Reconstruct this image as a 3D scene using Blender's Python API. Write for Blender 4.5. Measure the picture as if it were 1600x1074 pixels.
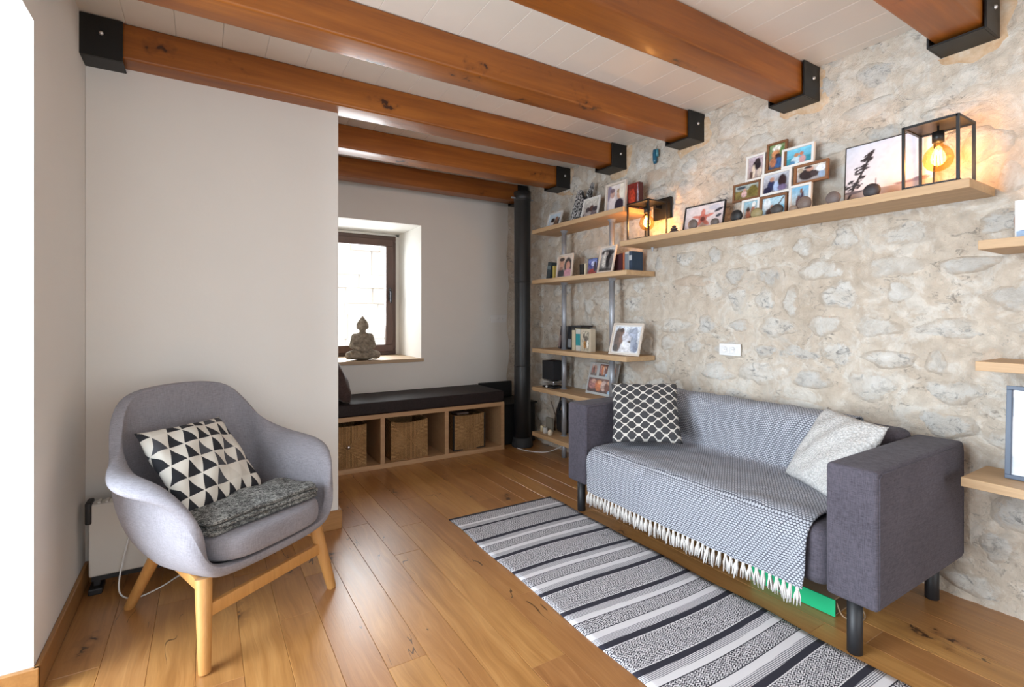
import bpy, bmesh, math, random
import numpy as np
from mathutils import Vector, Matrix

for o in list(bpy.data.objects): bpy.data.objects.remove(o)
scene = bpy.context.scene
C = scene.collection
R = math.radians

# ---------------------------------------------------------------- camera
CAM_Z = 1.24
cd = bpy.data.cameras.new('camera'); cam = bpy.data.objects.new('camera', cd); C.objects.link(cam)
cd.sensor_fit = 'HORIZONTAL'; cd.sensor_width = 36.0
cd.lens = 36.0 * 780.5 / 1600
cd.shift_y = -(537 - 496.2) / 1600
cd.clip_start = 0.02
cam.location = (0, 0, CAM_Z)
cam.rotation_euler = (R(90), 0, -R(31.637))
scene.camera = cam

# ---------------------------------------------------------------- world, daylight, exposure
w = bpy.data.worlds.new('sky'); scene.world = w; w.use_nodes = True
bgn = w.node_tree.nodes['Background']
bgn.inputs[0].default_value = (0.86, 0.93, 1.0, 1); bgn.inputs[1].default_value = 1.5

def area(name, loc, rot, sx, sy, power, col):
    l = bpy.data.lights.new(name, 'AREA'); l.shape = 'RECTANGLE'; l.size = sx; l.size_y = sy
    l.energy = power; l.color = col
    o = bpy.data.objects.new(name, l); C.objects.link(o); o.location = loc; o.rotation_euler = rot
    return o
# daylight entering by the terrace opening in the left wall, by the glazed doors behind
# the camera and by the little window of the bench nook
area('daylight_left', (-2.5, 1.75, 1.5), (R(90), 0, R(-90)), 2.4, 2.8, 365, (0.80, 0.905, 1.0))
area('daylight_rear', (1.25, -2.75, 1.3), (R(90), 0, 0), 2.6, 2.2, 44, (0.90, 0.955, 1.0))
area('daylight_nook', (1.30, 5.75, 1.75), (R(-78), 0, 0), 0.9, 1.2, 62, (0.95, 0.97, 1.0))
sl = bpy.data.lights.new('sun', 'SUN'); sl.energy = 5.0; sl.angle = R(0.6); sl.color = (1.0, .93, .82)
sun = bpy.data.objects.new('sun', sl); C.objects.link(sun); sun.location = (0, 0, 8)
sun.rotation_euler = Vector((0.30, 0.75, -1.60)).to_track_quat('-Z', 'Y').to_euler()
vs = scene.view_settings
vs.view_transform = 'Standard'; vs.look = 'None'; vs.gamma = 1.0; vs.use_curve_mapping = False
vs.exposure = 0.04

# ---------------------------------------------------------------- helpers
def lin(c):
    c = c / 255.0
    return c / 12.92 if c <= 0.04045 else ((c + 0.055) / 1.055) ** 2.4
def S(r, g, b): return (lin(r), lin(g), lin(b), 1.0)

class NT:
    """small node-graph builder"""
    def __init__(s, name):
        s.m = bpy.data.materials.new(name); s.m.use_nodes = True
        s.t = s.m.node_tree; s.b = s.t.nodes['Principled BSDF']; s.out = s.t.nodes['Material Output']
    def n(s, typ, ins=None, **props):
        nd = s.t.nodes.new(typ)
        for k, v in props.items(): setattr(nd, k, v)
        for k, v in (ins or {}).items(): s.set(nd.inputs[k], v)
        return nd
    def set(s, sock, v):
        if isinstance(v, bpy.types.NodeSocket): s.t.links.new(v, sock)
        else: sock.default_value = v
    def m_(s, op, a, b=0.0, c=None, clamp=False):
        nd = s.t.nodes.new('ShaderNodeMath'); nd.operation = op; nd.use_clamp = clamp
        s.set(nd.inputs[0], a); s.set(nd.inputs[1], b)
        if c is not None: s.set(nd.inputs[2], c)
        return nd.outputs[0]
    def mix(s, f, a, b, mode='MIX'):
        nd = s.t.nodes.new('ShaderNodeMix'); nd.data_type = 'RGBA'; nd.blend_type = mode
        s.set(nd.inputs[0], f); s.set(nd.inputs[6], a); s.set(nd.inputs[7], b)
        return nd.outputs[2]
    def ramp(s, f, stops, interp='LINEAR'):
        nd = s.t.nodes.new('ShaderNodeValToRGB'); cr = nd.color_ramp; cr.interpolation = interp
        while len(cr.elements) < len(stops): cr.elements.new(0.5)
        for e, (p, c) in zip(cr.elements, stops):
            e.position = p; e.color = c if len(c) == 4 else (*c, 1)
        s.set(nd.inputs[0], f); return nd.outputs[0]
    def coord(s, which='Object'): return s.n('ShaderNodeTexCoord').outputs[which]
    def mapping(s, vec, scale=(1, 1, 1), loc=(0, 0, 0), rot=(0, 0, 0)):
        return s.n('ShaderNodeMapping', {'Vector': vec, 'Scale': scale, 'Location': loc, 'Rotation': rot}).outputs[0]
    def noise(s, vec, scale, detail=4, rough=0.55, dist=0.0):
        return s.n('ShaderNodeTexNoise', {'Vector': vec, 'Scale': scale, 'Detail': detail, 'Roughness': rough, 'Distortion': dist}).outputs[0]
    def vor(s, vec, scale, out='Distance', feature='F1'):
        return s.n('ShaderNodeTexVoronoi', {'Vector': vec, 'Scale': scale}, feature=feature).outputs[out]
    def bump(s, h, strength=0.3, dist=0.01, normal=None):
        ins = {'Height': h, 'Strength': strength, 'Distance': dist}
        if normal is not None: ins['Normal'] = normal
        return s.n('ShaderNodeBump', ins).outputs[0]
    def rnd(s): return s.n('ShaderNodeObjectInfo').outputs['Random']
    def sep(s, vec):
        nd = s.n('ShaderNodeSeparateXYZ', {0: vec}); return nd.outputs
    def fin(s, col=None, rough=0.6, normal=None, **kw):
        if col is not None: s.set(s.b.inputs['Base Color'], col)
        s.set(s.b.inputs['Roughness'], rough)
        if normal is not None: s.set(s.b.inputs['Normal'], normal)
        for k, v in kw.items(): s.set(s.b.inputs[k.replace('_', ' ')], v)
        return s.m

def simple(name, col, rough=0.5, bump=0.0, bscale=200.0, vary=0.0, **kw):
    t = NT(name); v = t.coord(); c = col
    nz = t.noise(v, bscale * 0.15, 4)
    if vary: c = t.mix(nz, tuple(x * (1 - vary) for x in col[:3]) + (1,), tuple(min(1, x * (1 + vary)) for x in col[:3]) + (1,))
    nrm = t.bump(t.noise(v, bscale, 3), bump, 0.004) if bump else None
    return t.fin(c, rough, nrm, **kw)

def mesh(name, verts, faces, mat=None, parent=None, smooth=False, loc=None, uv=None):
    me = bpy.data.meshes.new(name); me.from_pydata([tuple(v) for v in verts], [], faces); me.update()
    if smooth: me.polygons.foreach_set('use_smooth', [True] * len(me.polygons))
    if mat: me.materials.append(mat)
    o = bpy.data.objects.new(name, me); C.objects.link(o)
    if parent: o.parent = parent
    if loc: o.location = loc
    return o
def from_bm(name, bm, mat=None, parent=None, smooth=False, loc=None):
    me = bpy.data.meshes.new(name); bm.normal_update(); bm.to_mesh(me); bm.free()
    if smooth: me.polygons.foreach_set('use_smooth', [True] * len(me.polygons))
    if mat: me.materials.append(mat)
    o = bpy.data.objects.new(name, me); C.objects.link(o)
    if parent: o.parent = parent
    if loc: o.location = loc
    return o
def share(name, me, parent=None, loc=(0, 0, 0), rot=None):
    o = bpy.data.objects.new(name, me); C.objects.link(o)
    if parent: o.parent = parent
    o.location = loc
    if rot: o.rotation_euler = rot
    return o
def bm_box(bm, x0, x1, y0, y1, z0, z1, bev=0.0, seg=2):
    r = bmesh.ops.create_cube(bm, size=1.0)
    vs_ = r['verts']
    for v in vs_:
        v.co = Vector(((x0 + x1) / 2 + v.co.x * (x1 - x0), (y0 + y1) / 2 + v.co.y * (y1 - y0), (z0 + z1) / 2 + v.co.z * (z1 - z0)))
    if bev > 0:
        es = list({e for v in vs_ for e in v.link_edges})
        bmesh.ops.bevel(bm, geom=es, offset=bev, segments=seg, affect='EDGES', profile=0.6)
def box(name, x0, x1, y0, y1, z0, z1, mat, parent=None, bev=0.0, seg=2, smooth=False):
    """box in the parent's own coordinates; world coordinates when there is no parent"""
    if parent is None:
        loc = ((x0 + x1) / 2, (y0 + y1) / 2, z0)
        bm = bmesh.new(); bm_box(bm, x0 - loc[0], x1 - loc[0], y0 - loc[1], y1 - loc[1], 0, z1 - z0, bev, seg)
        return from_bm(name, bm, mat, None, smooth, loc)
    bm = bmesh.new(); bm_box(bm, x0, x1, y0, y1, z0, z1, bev, seg)
    return from_bm(name, bm, mat, parent, smooth)
def wbox(name, x0, x1, y0, y1, z0, z1, mat, parent, bev=0.0, seg=2, smooth=False):
    """box given in world coordinates under an unrotated parent"""
    l = parent.location
    return box(name, x0 - l.x, x1 - l.x, y0 - l.y, y1 - l.y, z0 - l.z, z1 - l.z, mat, parent, bev, seg, smooth)
def bm_tube(bm, pts, rad, seg=10, cap=True):
    pts = [Vector(p) for p in pts]; n = len(pts)
    rads = rad if isinstance(rad, (list, tuple)) else [rad] * n
    rings = []; up = None
    for i, p in enumerate(pts):
        d = (pts[min(i + 1, n - 1)] - pts[max(i - 1, 0)]).normalized()
        if up is None:
            up = Vector((0, 0, 1)) if abs(d.z) < 0.9 else Vector((1, 0, 0))
        a = d.cross(up).normalized(); b = a.cross(d).normalized(); up = b
        rings.append([bm.verts.new(p + (a * math.cos(2 * math.pi * k / seg) + b * math.sin(2 * math.pi * k / seg)) * rads[i]) for k in range(seg)])
    for i in range(n - 1):
        for k in range(seg):
            bm.faces.new((rings[i][k], rings[i][(k + 1) % seg], rings[i + 1][(k + 1) % seg], rings[i + 1][k]))
    if cap:
        bm.faces.new(rings[0][::-1]); bm.faces.new(rings[-1])
def tube(name, pts, rad, mat, parent=None, seg=10, smooth=True):
    bm = bmesh.new(); bm_tube(bm, pts, rad, seg); bmesh.ops.recalc_face_normals(bm, faces=bm.faces)
    o = from_bm(name, bm, mat, parent, smooth)
    return o
def bm_lathe(bm, prof, seg=24, center=(0, 0, 0), sx=1, sy=1):
    rings = []
    for r, z in prof:
        if r < 1e-5: rings.append([bm.verts.new((center[0], center[1], center[2] + z))])
        else: rings.append([bm.verts.new((center[0] + sx * r * math.cos(2 * math.pi * k / seg), center[1] + sy * r * math.sin(2 * math.pi * k / seg), center[2] + z)) for k in range(seg)])
    for a, b in zip(rings[:-1], rings[1:]):
        if len(a) == 1 and len(b) == 1: continue
        for k in range(seg):
            k2 = (k + 1) % seg
            if len(a) == 1: bm.faces.new((a[0], b[k2], b[k]))
            elif len(b) == 1: bm.faces.new((a[k], a[k2], b[0]))
            else: bm.faces.new((a[k], a[k2], b[k2], b[k]))
def lathe(name, prof, mat, parent=None, seg=24, center=(0, 0, 0), smooth=True, sx=1, sy=1):
    bm = bmesh.new(); bm_lathe(bm, prof, seg, center, sx, sy); bmesh.ops.recalc_face_normals(bm, faces=bm.faces)
    return from_bm(name, bm, mat, parent, smooth)
def tag(o, label, cat, group=None):
    o['label'] = label; o['category'] = cat
    if group: o['group'] = group
    return o
def thing(name, label, cat, loc=(0, 0, 0), rotz=0.0, group=None):
    o = bpy.data.objects.new(name, None); C.objects.link(o); o.empty_display_size = 0.05
    o.location = loc; o.rotation_euler = (0, 0, rotz)
    return tag(o, label, cat, group)
def struct(o): o['kind'] = 'structure'; return o
def subsurf(o, lv=2):
    m = o.modifiers.new('subdivision', 'SUBSURF'); m.levels = lv; m.render_levels = lv; return o
def autosmooth(o, ang=35):
    me = o.data
    me.polygons.foreach_set('use_smooth', [True] * len(me.polygons))
    bm = bmesh.new(); bm.from_mesh(me)
    for e in bm.edges:
        e.smooth = not (len(e.link_faces) == 2 and e.calc_face_angle(0) > R(ang))
    bm.to_mesh(me); bm.free(); return o

# numpy value noise for the relief of the rubble wall
_rg = np.random.default_rng(11); _T = _rg.random((256, 256))
def vnoise(a, b):
    a = np.asarray(a, float); b = np.asarray(b, float)
    i = np.floor(a).astype(int); j = np.floor(b).astype(int); fa = a - i; fb = b - j
    fa = fa * fa * (3 - 2 * fa); fb = fb * fb * (3 - 2 * fb)
    g = lambda p, q: _T[p % 256, q % 256]
    return (g(i, j) * (1 - fa) + g(i + 1, j) * fa) * (1 - fb) + (g(i, j + 1) * (1 - fa) + g(i + 1, j + 1) * fa) * fb
def fbm(a, b, oct=4):
    r = 0; amp = 0.5
    for k in range(oct):
        r = r + amp * (vnoise(a * 2 ** k + 17 * k, b * 2 ** k + 31 * k) - 0.5); amp *= 0.55
    return r

# ---------------------------------------------------------------- materials
def mat_plaster(name, col, rough=0.85):
    t = NT(name); v = t.coord()
    a = t.noise(v, 1.7, 4); c = t.mix(a, tuple(x * 0.95 for x in col[:3]) + (1,), tuple(min(1, x * 1.03) for x in col[:3]) + (1,))
    return t.fin(c, rough, t.bump(t.noise(v, 55, 4), 0.10, 0.004))
M_wall = mat_plaster('white_plaster', (0.78, 0.765, 0.735, 1))
M_reveal = mat_plaster('reveal_plaster', (0.84, 0.82, 0.77, 1))

def mat_wood(name, cd_, cl, axis='x', rough=0.45, fine=1.0, coat=0.0, vary=0.25, knots=0.0, bump=0.08, mid=None):
    """long grain along the given axis; every object its own piece of timber"""
    t = NT(name); v = t.coord(); r = t.rnd()
    off = t.n('ShaderNodeCombineXYZ', {0: t.m_('MULTIPLY', r, 13.7), 1: t.m_('MULTIPLY', r, 7.3), 2: t.m_('MULTIPLY', r, 29.1)}).outputs[0]
    vv = t.n('ShaderNodeVectorMath', {0: v, 1: off}, operation='ADD').outputs[0]
    k = {'x': (0.06, 1, 1), 'y': (1, 0.06, 1), 'z': (1, 1, 0.06)}[axis]
    g1 = t.noise(t.mapping(vv, tuple(q * 26 * fine for q in k)), 1.0, 5, 0.6, 0.6)
    g2 = t.noise(t.mapping(vv, tuple(q * 120 * fine for q in k)), 1.0, 3, 0.6)
    big = t.noise(t.mapping(vv, tuple(4 * q ** 0.5 for q in k)), 1.0, 3)
    f = t.m_('ADD', t.m_('MULTIPLY', g1, 0.62), t.m_('MULTIPLY', big, 0.38))
    c = t.ramp(f, [(0.30, cd_), (0.52, mid or tuple((a + b) / 2 for a, b in zip(cd_, cl))), (0.72, cl)])
    c = t.mix(t.m_('MULTIPLY', t.m_('SUBTRACT', g2, 0.35, clamp=True), 0.5), c, tuple(x * 0.55 for x in cd_[:3]) + (1,))
    hsv = t.n('ShaderNodeHueSaturation', {'Color': c, 'Value': t.m_('ADD', 1 - vary / 2, t.m_('MULTIPLY', r, vary))})
    c = hsv.outputs[0]
    if knots:
        ks = {'x': (2.6, 7.5, 7.5), 'y': (7.5, 2.6, 7.5), 'z': (7.5, 7.5, 2.6)}[axis]
        mp = t.mapping(vv, ks)
        wob = t.n('ShaderNodeVectorMath', {0: mp, 1: t.n('ShaderNodeTexNoise', {'Vector': vv, 'Scale': 18.0}).outputs['Color']}, operation='ADD').outputs[0]
        vt = t.n('ShaderNodeTexVoronoi', {'Vector': wob, 'Scale': 1.0})
        sel = t.m_('GREATER_THAN', t.sep(vt.outputs['Color'])[0], 1 - knots)
        d = vt.outputs['Distance']
        halo = t.m_('MULTIPLY', sel, t.n('ShaderNodeMapRange', {'Value': d, 'From Min': 0.30, 'From Max': 0.10, 'To Min': 0.0, 'To Max': 0.55}).outputs[0])
        core = t.m_('MULTIPLY', sel, t.n('ShaderNodeMapRange', {'Value': d, 'From Min': 0.15, 'From Max': 0.09, 'To Min': 0.0, 'To Max': 0.92}).outputs[0])
        c = t.mix(halo, c, tuple(x * 0.6 for x in cd_[:3]) + (1,))
        c = t.mix(core, c, (cd_[0] * 0.20, cd_[1] * 0.17, cd_[2] * 0.3, 1))
    nrm = t.bump(g2, bump, 0.003)
    return t.fin(c, t.m_('ADD', rough, t.m_('MULTIPLY', t.m_('SUBTRACT', g1, 0.5), 0.18)), nrm, Coat_Weight=coat, Coat_Roughness=0.16)
M_beam = mat_wood('varnished_pine', (0.165, 0.044, 0.005, 1), (0.45, 0.155, 0.020, 1), 'x', 0.42, 0.6, 0.14, 0.28, 0.44, mid=(0.305, 0.094, 0.011, 1))
M_oak = mat_wood('shelf_oak', (0.44, 0.27, 0.135, 1), (0.64, 0.44, 0.25, 1), 'y', 0.55, 1.6, 0.0, 0.1)
M_bench = mat_wood('bench_oak', (0.42, 0.24, 0.12, 1), (0.58, 0.37, 0.20, 1), 'x', 0.5, 1.6, 0.0, 0.08)
M_base = mat_wood('baseboard_oak', (0.30, 0.135, 0.038, 1), (0.47, 0.235, 0.075, 1), 'y', 0.42, 1.2, 0.15, 0.15)
M_leg = mat_wood('chair_beech', (0.47, 0.22, 0.062, 1), (0.62, 0.325, 0.105, 1), 'z', 0.42, 1.5, 0.1, 0.08)
M_board = simple('ceiling_white', (0.76, 0.72, 0.66, 1), 0.38, 0.04, 40, 0.03)

def mat_floor():
    t = NT('oak_plank'); v = t.coord(); r = t.rnd()
    off = t.n('ShaderNodeCombineXYZ', {0: t.m_('MULTIPLY', r, 31.0), 1: t.m_('MULTIPLY', r, 57.0), 2: 0.0}).outputs[0]
    vv = t.n('ShaderNodeVectorMath', {0: v, 1: off}, operation='ADD').outputs[0]
    warp = t.noise(t.mapping(vv, (5, 1.1, 1)), 1.0, 3)
    vw = t.n('ShaderNodeVectorMath', {0: vv, 1: t.n('ShaderNodeCombineXYZ', {0: t.m_('MULTIPLY', warp, 0.16), 1: 0.0, 2: 0.0}).outputs[0]}, operation='ADD').outputs[0]
    g1 = t.noise(t.mapping(vw, (38, 1.5, 1)), 1.0, 5, 0.6, 0.4)
    g2 = t.noise(t.mapping(vw, (190, 6, 1)), 1.0, 3, 0.6)
    big = t.noise(t.mapping(vv, (6, 1.6, 1)), 1.0, 3)
    f = t.m_('ADD', t.m_('MULTIPLY', g1, 0.55), t.m_('MULTIPLY', big, 0.45))
    c = t.ramp(f, [(0.30, (0.285, 0.125, 0.036, 1)), (0.5, (0.40, 0.190, 0.060, 1)), (0.70, (0.53, 0.280, 0.100, 1))])
    c = t.mix(t.m_('MULTIPLY', t.m_('SUBTRACT', g2, 0.42, clamp=True), 0.9), c, (0.20, 0.075, 0.022, 1))
    c = t.n('ShaderNodeHueSaturation', {'Color': c, 'Hue': t.m_('ADD', 0.494, t.m_('MULTIPLY', r, 0.012)), 'Value': t.m_('ADD', 0.84, t.m_('MULTIPLY', r, 0.32))}).outputs[0]
    # knots with dark cracks
    mp = t.mapping(vv, (5.2, 2.1, 1))
    wob = t.n('ShaderNodeVectorMath', {0: mp, 1: t.m_('MULTIPLY', t.noise(vv, 14, 3), 0.9)}, operation='ADD').outputs[0]
    vt = t.n('ShaderNodeTexVoronoi', {'Vector': wob, 'Scale': 1.0}, voronoi_dimensions='2D')
    sel = t.m_('GREATER_THAN', t.sep(vt.outputs['Color'])[1], 0.70)
    halo = t.m_('MULTIPLY', sel, t.n('ShaderNodeMapRange', {'Value': vt.outputs['Distance'], 'From Min': 0.26, 'From Max': 0.05, 'To Min': 0.0, 'To Max': 0.55}).outputs[0])
    core = t.m_('MULTIPLY', sel, t.n('ShaderNodeMapRange', {'Value': vt.outputs['Distance'], 'From Min': 0.085, 'From Max': 0.04, 'To Min': 0.0, 'To Max': 0.85}).outputs[0])
    c = t.mix(halo, c, (0.16, 0.062, 0.022, 1)); c = t.mix(core, c, (0.028, 0.013, 0.009, 1))
    crn = t.noise(t.mapping(vw, (9, 1.0, 1)), 1.3, 2)
    crk = t.m_('MULTIPLY', t.m_('LESS_THAN', t.m_('ABSOLUTE', t.m_('SUBTRACT', crn, 0.5)), 0.0045), t.m_('GREATER_THAN', t.noise(t.mapping(vv, (3, 2.2, 1)), 1.1, 2), 0.60))
    c = t.mix(t.m_('MULTIPLY', crk, 0.8), c, (0.03, 0.014, 0.008, 1))
    nrm = t.bump(t.m_('ADD', t.m_('MULTIPLY', g2, 0.5), t.m_('MULTIPLY', t.noise(t.mapping(vv, (7, 2, 1)), 1.0, 2), 1.6)), 0.16, 0.004)
    return t.fin(c, t.m_('ADD', 0.24, t.m_('MULTIPLY', g1, 0.14)), nrm, Coat_Weight=0.25, Coat_Roughness=0.28)
M_floor = mat_floor()
M_dark = simple('floor_gap', S(44, 28, 16), 0.9)

def lime(t, v):
    a = t.noise(v, 2.2, 5, 0.6); b = t.noise(v, 11, 5, 0.65)
    c = t.ramp(t.m_('ADD', t.m_('MULTIPLY', a, 0.5), t.m_('MULTIPLY', b, 0.5)), [(0.34, (0.50, 0.415, 0.325, 1)), (0.5, (0.62, 0.535, 0.44, 1)), (0.66, (0.71, 0.64, 0.545, 1))])
    st = t.n('ShaderNodeMapRange', {'Value': t.noise(v, 6.5, 8, 0.72, 0.9), 'From Min': 0.50, 'From Max': 0.60}).outputs[0]
    return t.mix(t.m_('MULTIPLY', st, 0.62), c, (0.76, 0.73, 0.67, 1)), b
def mat_mortar():
    t = NT('lime_mortar'); v = t.n('ShaderNodeNewGeometry').outputs['Position']
    c, b = lime(t, v); d = t.noise(v, 60, 4, 0.6)
    sp = t.n('ShaderNodeMapRange', {'Value': t.noise(t.mapping(v, (1, 1, 1.6)), 19, 6, 0.75, 1.2), 'From Min': 0.545, 'From Max': 0.64}).outputs[0]
    zone = t.n('ShaderNodeMapRange', {'Value': t.noise(v, 5.2, 3), 'From Min': 0.47, 'From Max': 0.57}).outputs[0]
    c = t.mix(t.m_('MULTIPLY', t.m_('MULTIPLY', sp, zone), 0.75), c, (0.20, 0.18, 0.155, 1))
    gs = t.n('ShaderNodeMapRange', {'Value': t.noise(v, 3.7, 7, 0.75, 0.7), 'From Min': 0.56, 'From Max': 0.70}).outputs[0]
    c = t.mix(t.m_('MULTIPLY', gs, 0.5), c, (0.50, 0.49, 0.465, 1))
    h = t.m_('ADD', t.m_('MULTIPLY', b, 1.0), t.m_('MULTIPLY', d, 0.35))
    return t.fin(c, 0.93, t.bump(t.m_('ADD', h, t.m_('MULTIPLY', t.noise(v, 19, 6, 0.75, 1.2), -1.2)), 0.75, 0.018))
M_mortar = mat_mortar()
def mat_stone():
    t = NT('rubble_limestone'); v = t.n('ShaderNodeNewGeometry').outputs['Position']; r = t.rnd()
    a = t.noise(v, 9, 6, 0.7, 0.5); b = t.noise(t.mapping(v, (1, 1, 1.5)), 14, 8, 0.80, 1.0); e = t.noise(v, 90, 5, 0.7)
    c = t.ramp(a, [(0.32, (0.60, 0.54, 0.465, 1)), (0.5, (0.72, 0.68, 0.615, 1)), (0.66, (0.80, 0.78, 0.735, 1))])
    gr = t.m_('GREATER_THAN', r, 0.80)
    c = t.mix(t.m_('MULTIPLY', gr, 0.30), c, (0.46, 0.455, 0.44, 1))
    orr = t.m_('LESS_THAN', r, 0.045)
    c = t.mix(t.m_('MULTIPLY', orr, 0.5), c, (0.60, 0.40, 0.24, 1))
    sp = t.n('ShaderNodeMapRange', {'Value': b, 'From Min': 0.51, 'From Max': 0.63}).outputs[0]
    amt = t.m_('MULTIPLY', t.m_('POWER', t.m_('FRACT', t.m_('MULTIPLY', r, 7.31)), 0.8), 0.9)
    c = t.mix(t.m_('MULTIPLY', sp, amt), c, (0.19, 0.185, 0.18, 1))
    l, _ = lime(t, v)
    ed = t.n('ShaderNodeAttribute', None, attribute_name='edge').outputs['Fac']
    sm = t.n('ShaderNodeMapRange', {'Value': t.m_('ADD', ed, t.m_('MULTIPLY', t.m_('SUBTRACT', t.noise(v, 15, 6, 0.75, .6), 0.5), 3.2)), 'From Min': 0.25, 'From Max': 0.70}).outputs[0]
    c = t.mix(t.m_('MULTIPLY', sm, 0.95), c, l)
    h = t.m_('ADD', t.m_('MULTIPLY', b, -1.0), t.m_('ADD', t.m_('MULTIPLY', a, 1.3), t.m_('MULTIPLY', e, 0.3)))
    return t.fin(c, 0.9, t.bump(h, 0.8, 0.018))
M_stone = mat_stone()

def mat_fabric(name, c1, c2, scale=420, rough=0.95, bump=0.35, sheen=0.25):
    """plain woven cloth with slightly mottled threads"""
    t = NT(name); v = t.coord()
    x = t.noise(t.mapping(v, (1, 1, 0.12)), scale, 2); y = t.noise(t.mapping(v, (0.12, 0.12, 1)), scale, 2)
    f = t.m_('ADD', t.m_('MULTIPLY', x, 0.5), t.m_('MULTIPLY', y, 0.5))
    f2 = t.m_('ADD', t.m_('MULTIPLY', f, 0.8), t.m_('MULTIPLY', t.noise(v, 6, 3), 0.2))
    c = t.ramp(f2, [(0.36, c1), (0.64, c2)])
    return t.fin(c, rough, t.bump(f, bump, 0.003), Sheen_Weight=sheen, Specular_IOR_Level=0.25)
M_sofa = mat_fabric('sofa_cloth', (0.050, 0.044, 0.056, 1), (0.108, 0.097, 0.120, 1), 330, sheen=.06)
M_chair = mat_fabric('armchair_cloth', (0.205, 0.195, 0.218, 1), (0.305, 0.295, 0.325, 1), 380, sheen=.08)
M_blackm = simple('black_metal', (0.012, 0.012, 0.012, 1), 0.42, 0.05, 300, 0, Metallic=0.3)
M_pipe = simple('stovepipe_enamel', (0.016, 0.017, 0.018, 1), 0.42, 0.03, 90)
M_steel = simple('galvanised_tube', (0.36, 0.38, 0.42, 1), 0.40, 0.05, 160, 0.12, Metallic=0.45)
M_bolt = simple('bolt_steel', (0.70, 0.70, 0.72, 1), 0.3, 0, 1, 0, Metallic=1.0)
M_whitep = simple('white_plastic', (0.80, 0.80, 0.80, 1), 0.35)
M_blackp = simple('black_plastic', (0.014, 0.014, 0.016, 1), 0.5)
M_cream = simple('heater_enamel', (0.68, 0.65, 0.60, 1), 0.4)

# ================================================================= STRUCTURE
WX = 2.87          # face of the rubble wall
LX = -0.475        # left wall
PY = 3.04          # partition block front
BY = 4.60          # nook back wall
CEIL = 2.61
RY = -2.30         # wall behind the camera

# floor with oak planks
fl = struct(mesh('floor', [(LX - .8, RY - .2, -.02), (3.2, RY - .2, -.02), (3.2, BY + .1, -.02), (LX - .8, BY + .1, -.02)], [(0, 1, 2, 3)], M_dark))
rng = random.Random(5)
def plank_mesh(wd, L):
    bm = bmesh.new(); bm_box(bm, -wd / 2, wd / 2, -L / 2, L / 2, -.018, 0.0, 0.0013, 1)
    me = bpy.data.meshes.new('plank'); bm.to_mesh(me); bm.free(); me.materials.append(M_floor); return me
pw = 0.1445
lens = [0.9, 1.15, 1.4, 1.7, 1.95]
pms = {L: plank_mesh(pw - 0.0005, L - 0.0005) for L in lens}
x = -0.315 - 4 * pw
while x < WX + 0.02:
    y = RY - rng.random() * 1.2
    while y < BY:
        L = rng.choice(lens)
        share('plank', pms[L], fl, (x + pw / 2, y + L / 2, 0.0 + rng.uniform(-.0004, .0004))); y += L
    x += pw

# ceiling boards
ce = struct(mesh('ceiling', [(LX - .8, RY - .2, CEIL + .02), (LX - .8, BY + .5, CEIL + .02), (3.2, BY + .5, CEIL + .02), (3.2, RY - .2, CEIL + .02)], [(0, 1, 2, 3)], M_board))
bwid = 0.1945
bm = bmesh.new(); bm_box(bm, -bwid / 2 + .0004, bwid / 2 - .0004, RY - .1, BY + .4, 0, .018, .0016, 1)
bme = bpy.data.meshes.new('board'); bm.to_mesh(bme); bm.free(); bme.materials.append(M_board)
for k in range(-1, 17): share('board', bme, ce, (-0.311 + bwid * (k + .5), 0, CEIL))

# left wall with the tall terrace opening (its far jamb and soffit are in view)
wl = struct(box('wall_left', LX - .62, LX, 2.212, PY + .3, 0, CEIL, M_wall))
struct(box('trim_1', LX - .62, LX, RY, 2.212, 2.212, CEIL, M_wall))
struct(box('trim_2', LX - .62, LX, RY, 0.05, 0, 2.212, M_wall))
struct(box('trim_3', LX - .62, LX, 0.05, 2.212, -.02, 0.004, M_base))
# block of the partition in front of the nook
struct(box('wall_partition', LX, 0.672, PY, BY + .1, 0, 2.4445, M_wall, None, .004, 2))
struct(box('trim_4', LX, 0.655, PY + .08, BY + .1, 2.4445, CEIL, M_wall))
# nook back wall, built round the window
wx0, wx1, wz0, wz1 = 0.86, 1.80, 0.842, 2.138
wb = struct(box('wall_back', 0.6, wx0, BY, BY + .75, 0, 2.43, M_wall))
wbox('wall_panel', wx1, 2.795, BY, BY + .75, 0, 2.43, M_wall, wb)
wbox('wall_panel', wx0, wx1, BY, BY + .75, wz1, 2.43, M_wall, wb)
wbox('wall_panel', wx0, wx1, BY, BY + .75, 0, wz0 - .03, M_wall, wb)
wbox('wall_panel', 0.6, 3.1, BY + .035, BY + .75, 2.43, CEIL + .02, M_wall, wb)
# ragged strip of bare stone at the corner
vs_, fs_ = [], []
nz = 110
for j in range(nz + 1):
    z = 2.43 * j / nz
    e = 2.772 + 0.022 * float(fbm(3.1, z * 7)) * 2 + 0.012 * math.sin(z * 9)
    for i in range(5):
        xx = e + (2.93 - e) * i / 4
        vs_.append((xx, BY - .006 + .012 * float(fbm(xx * 18, z * 14)) - (0 if i else .004), z))
for j in range(nz):
    for i in range(4):
        a = j * 5 + i; fs_.append((a, a + 1, a + 6, a + 5))
mesh('bare_stone', [(v[0] - wb.location.x, v[1] - wb.location.y, v[2]) for v in vs_], fs_, M_mortar, wb, True)
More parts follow.
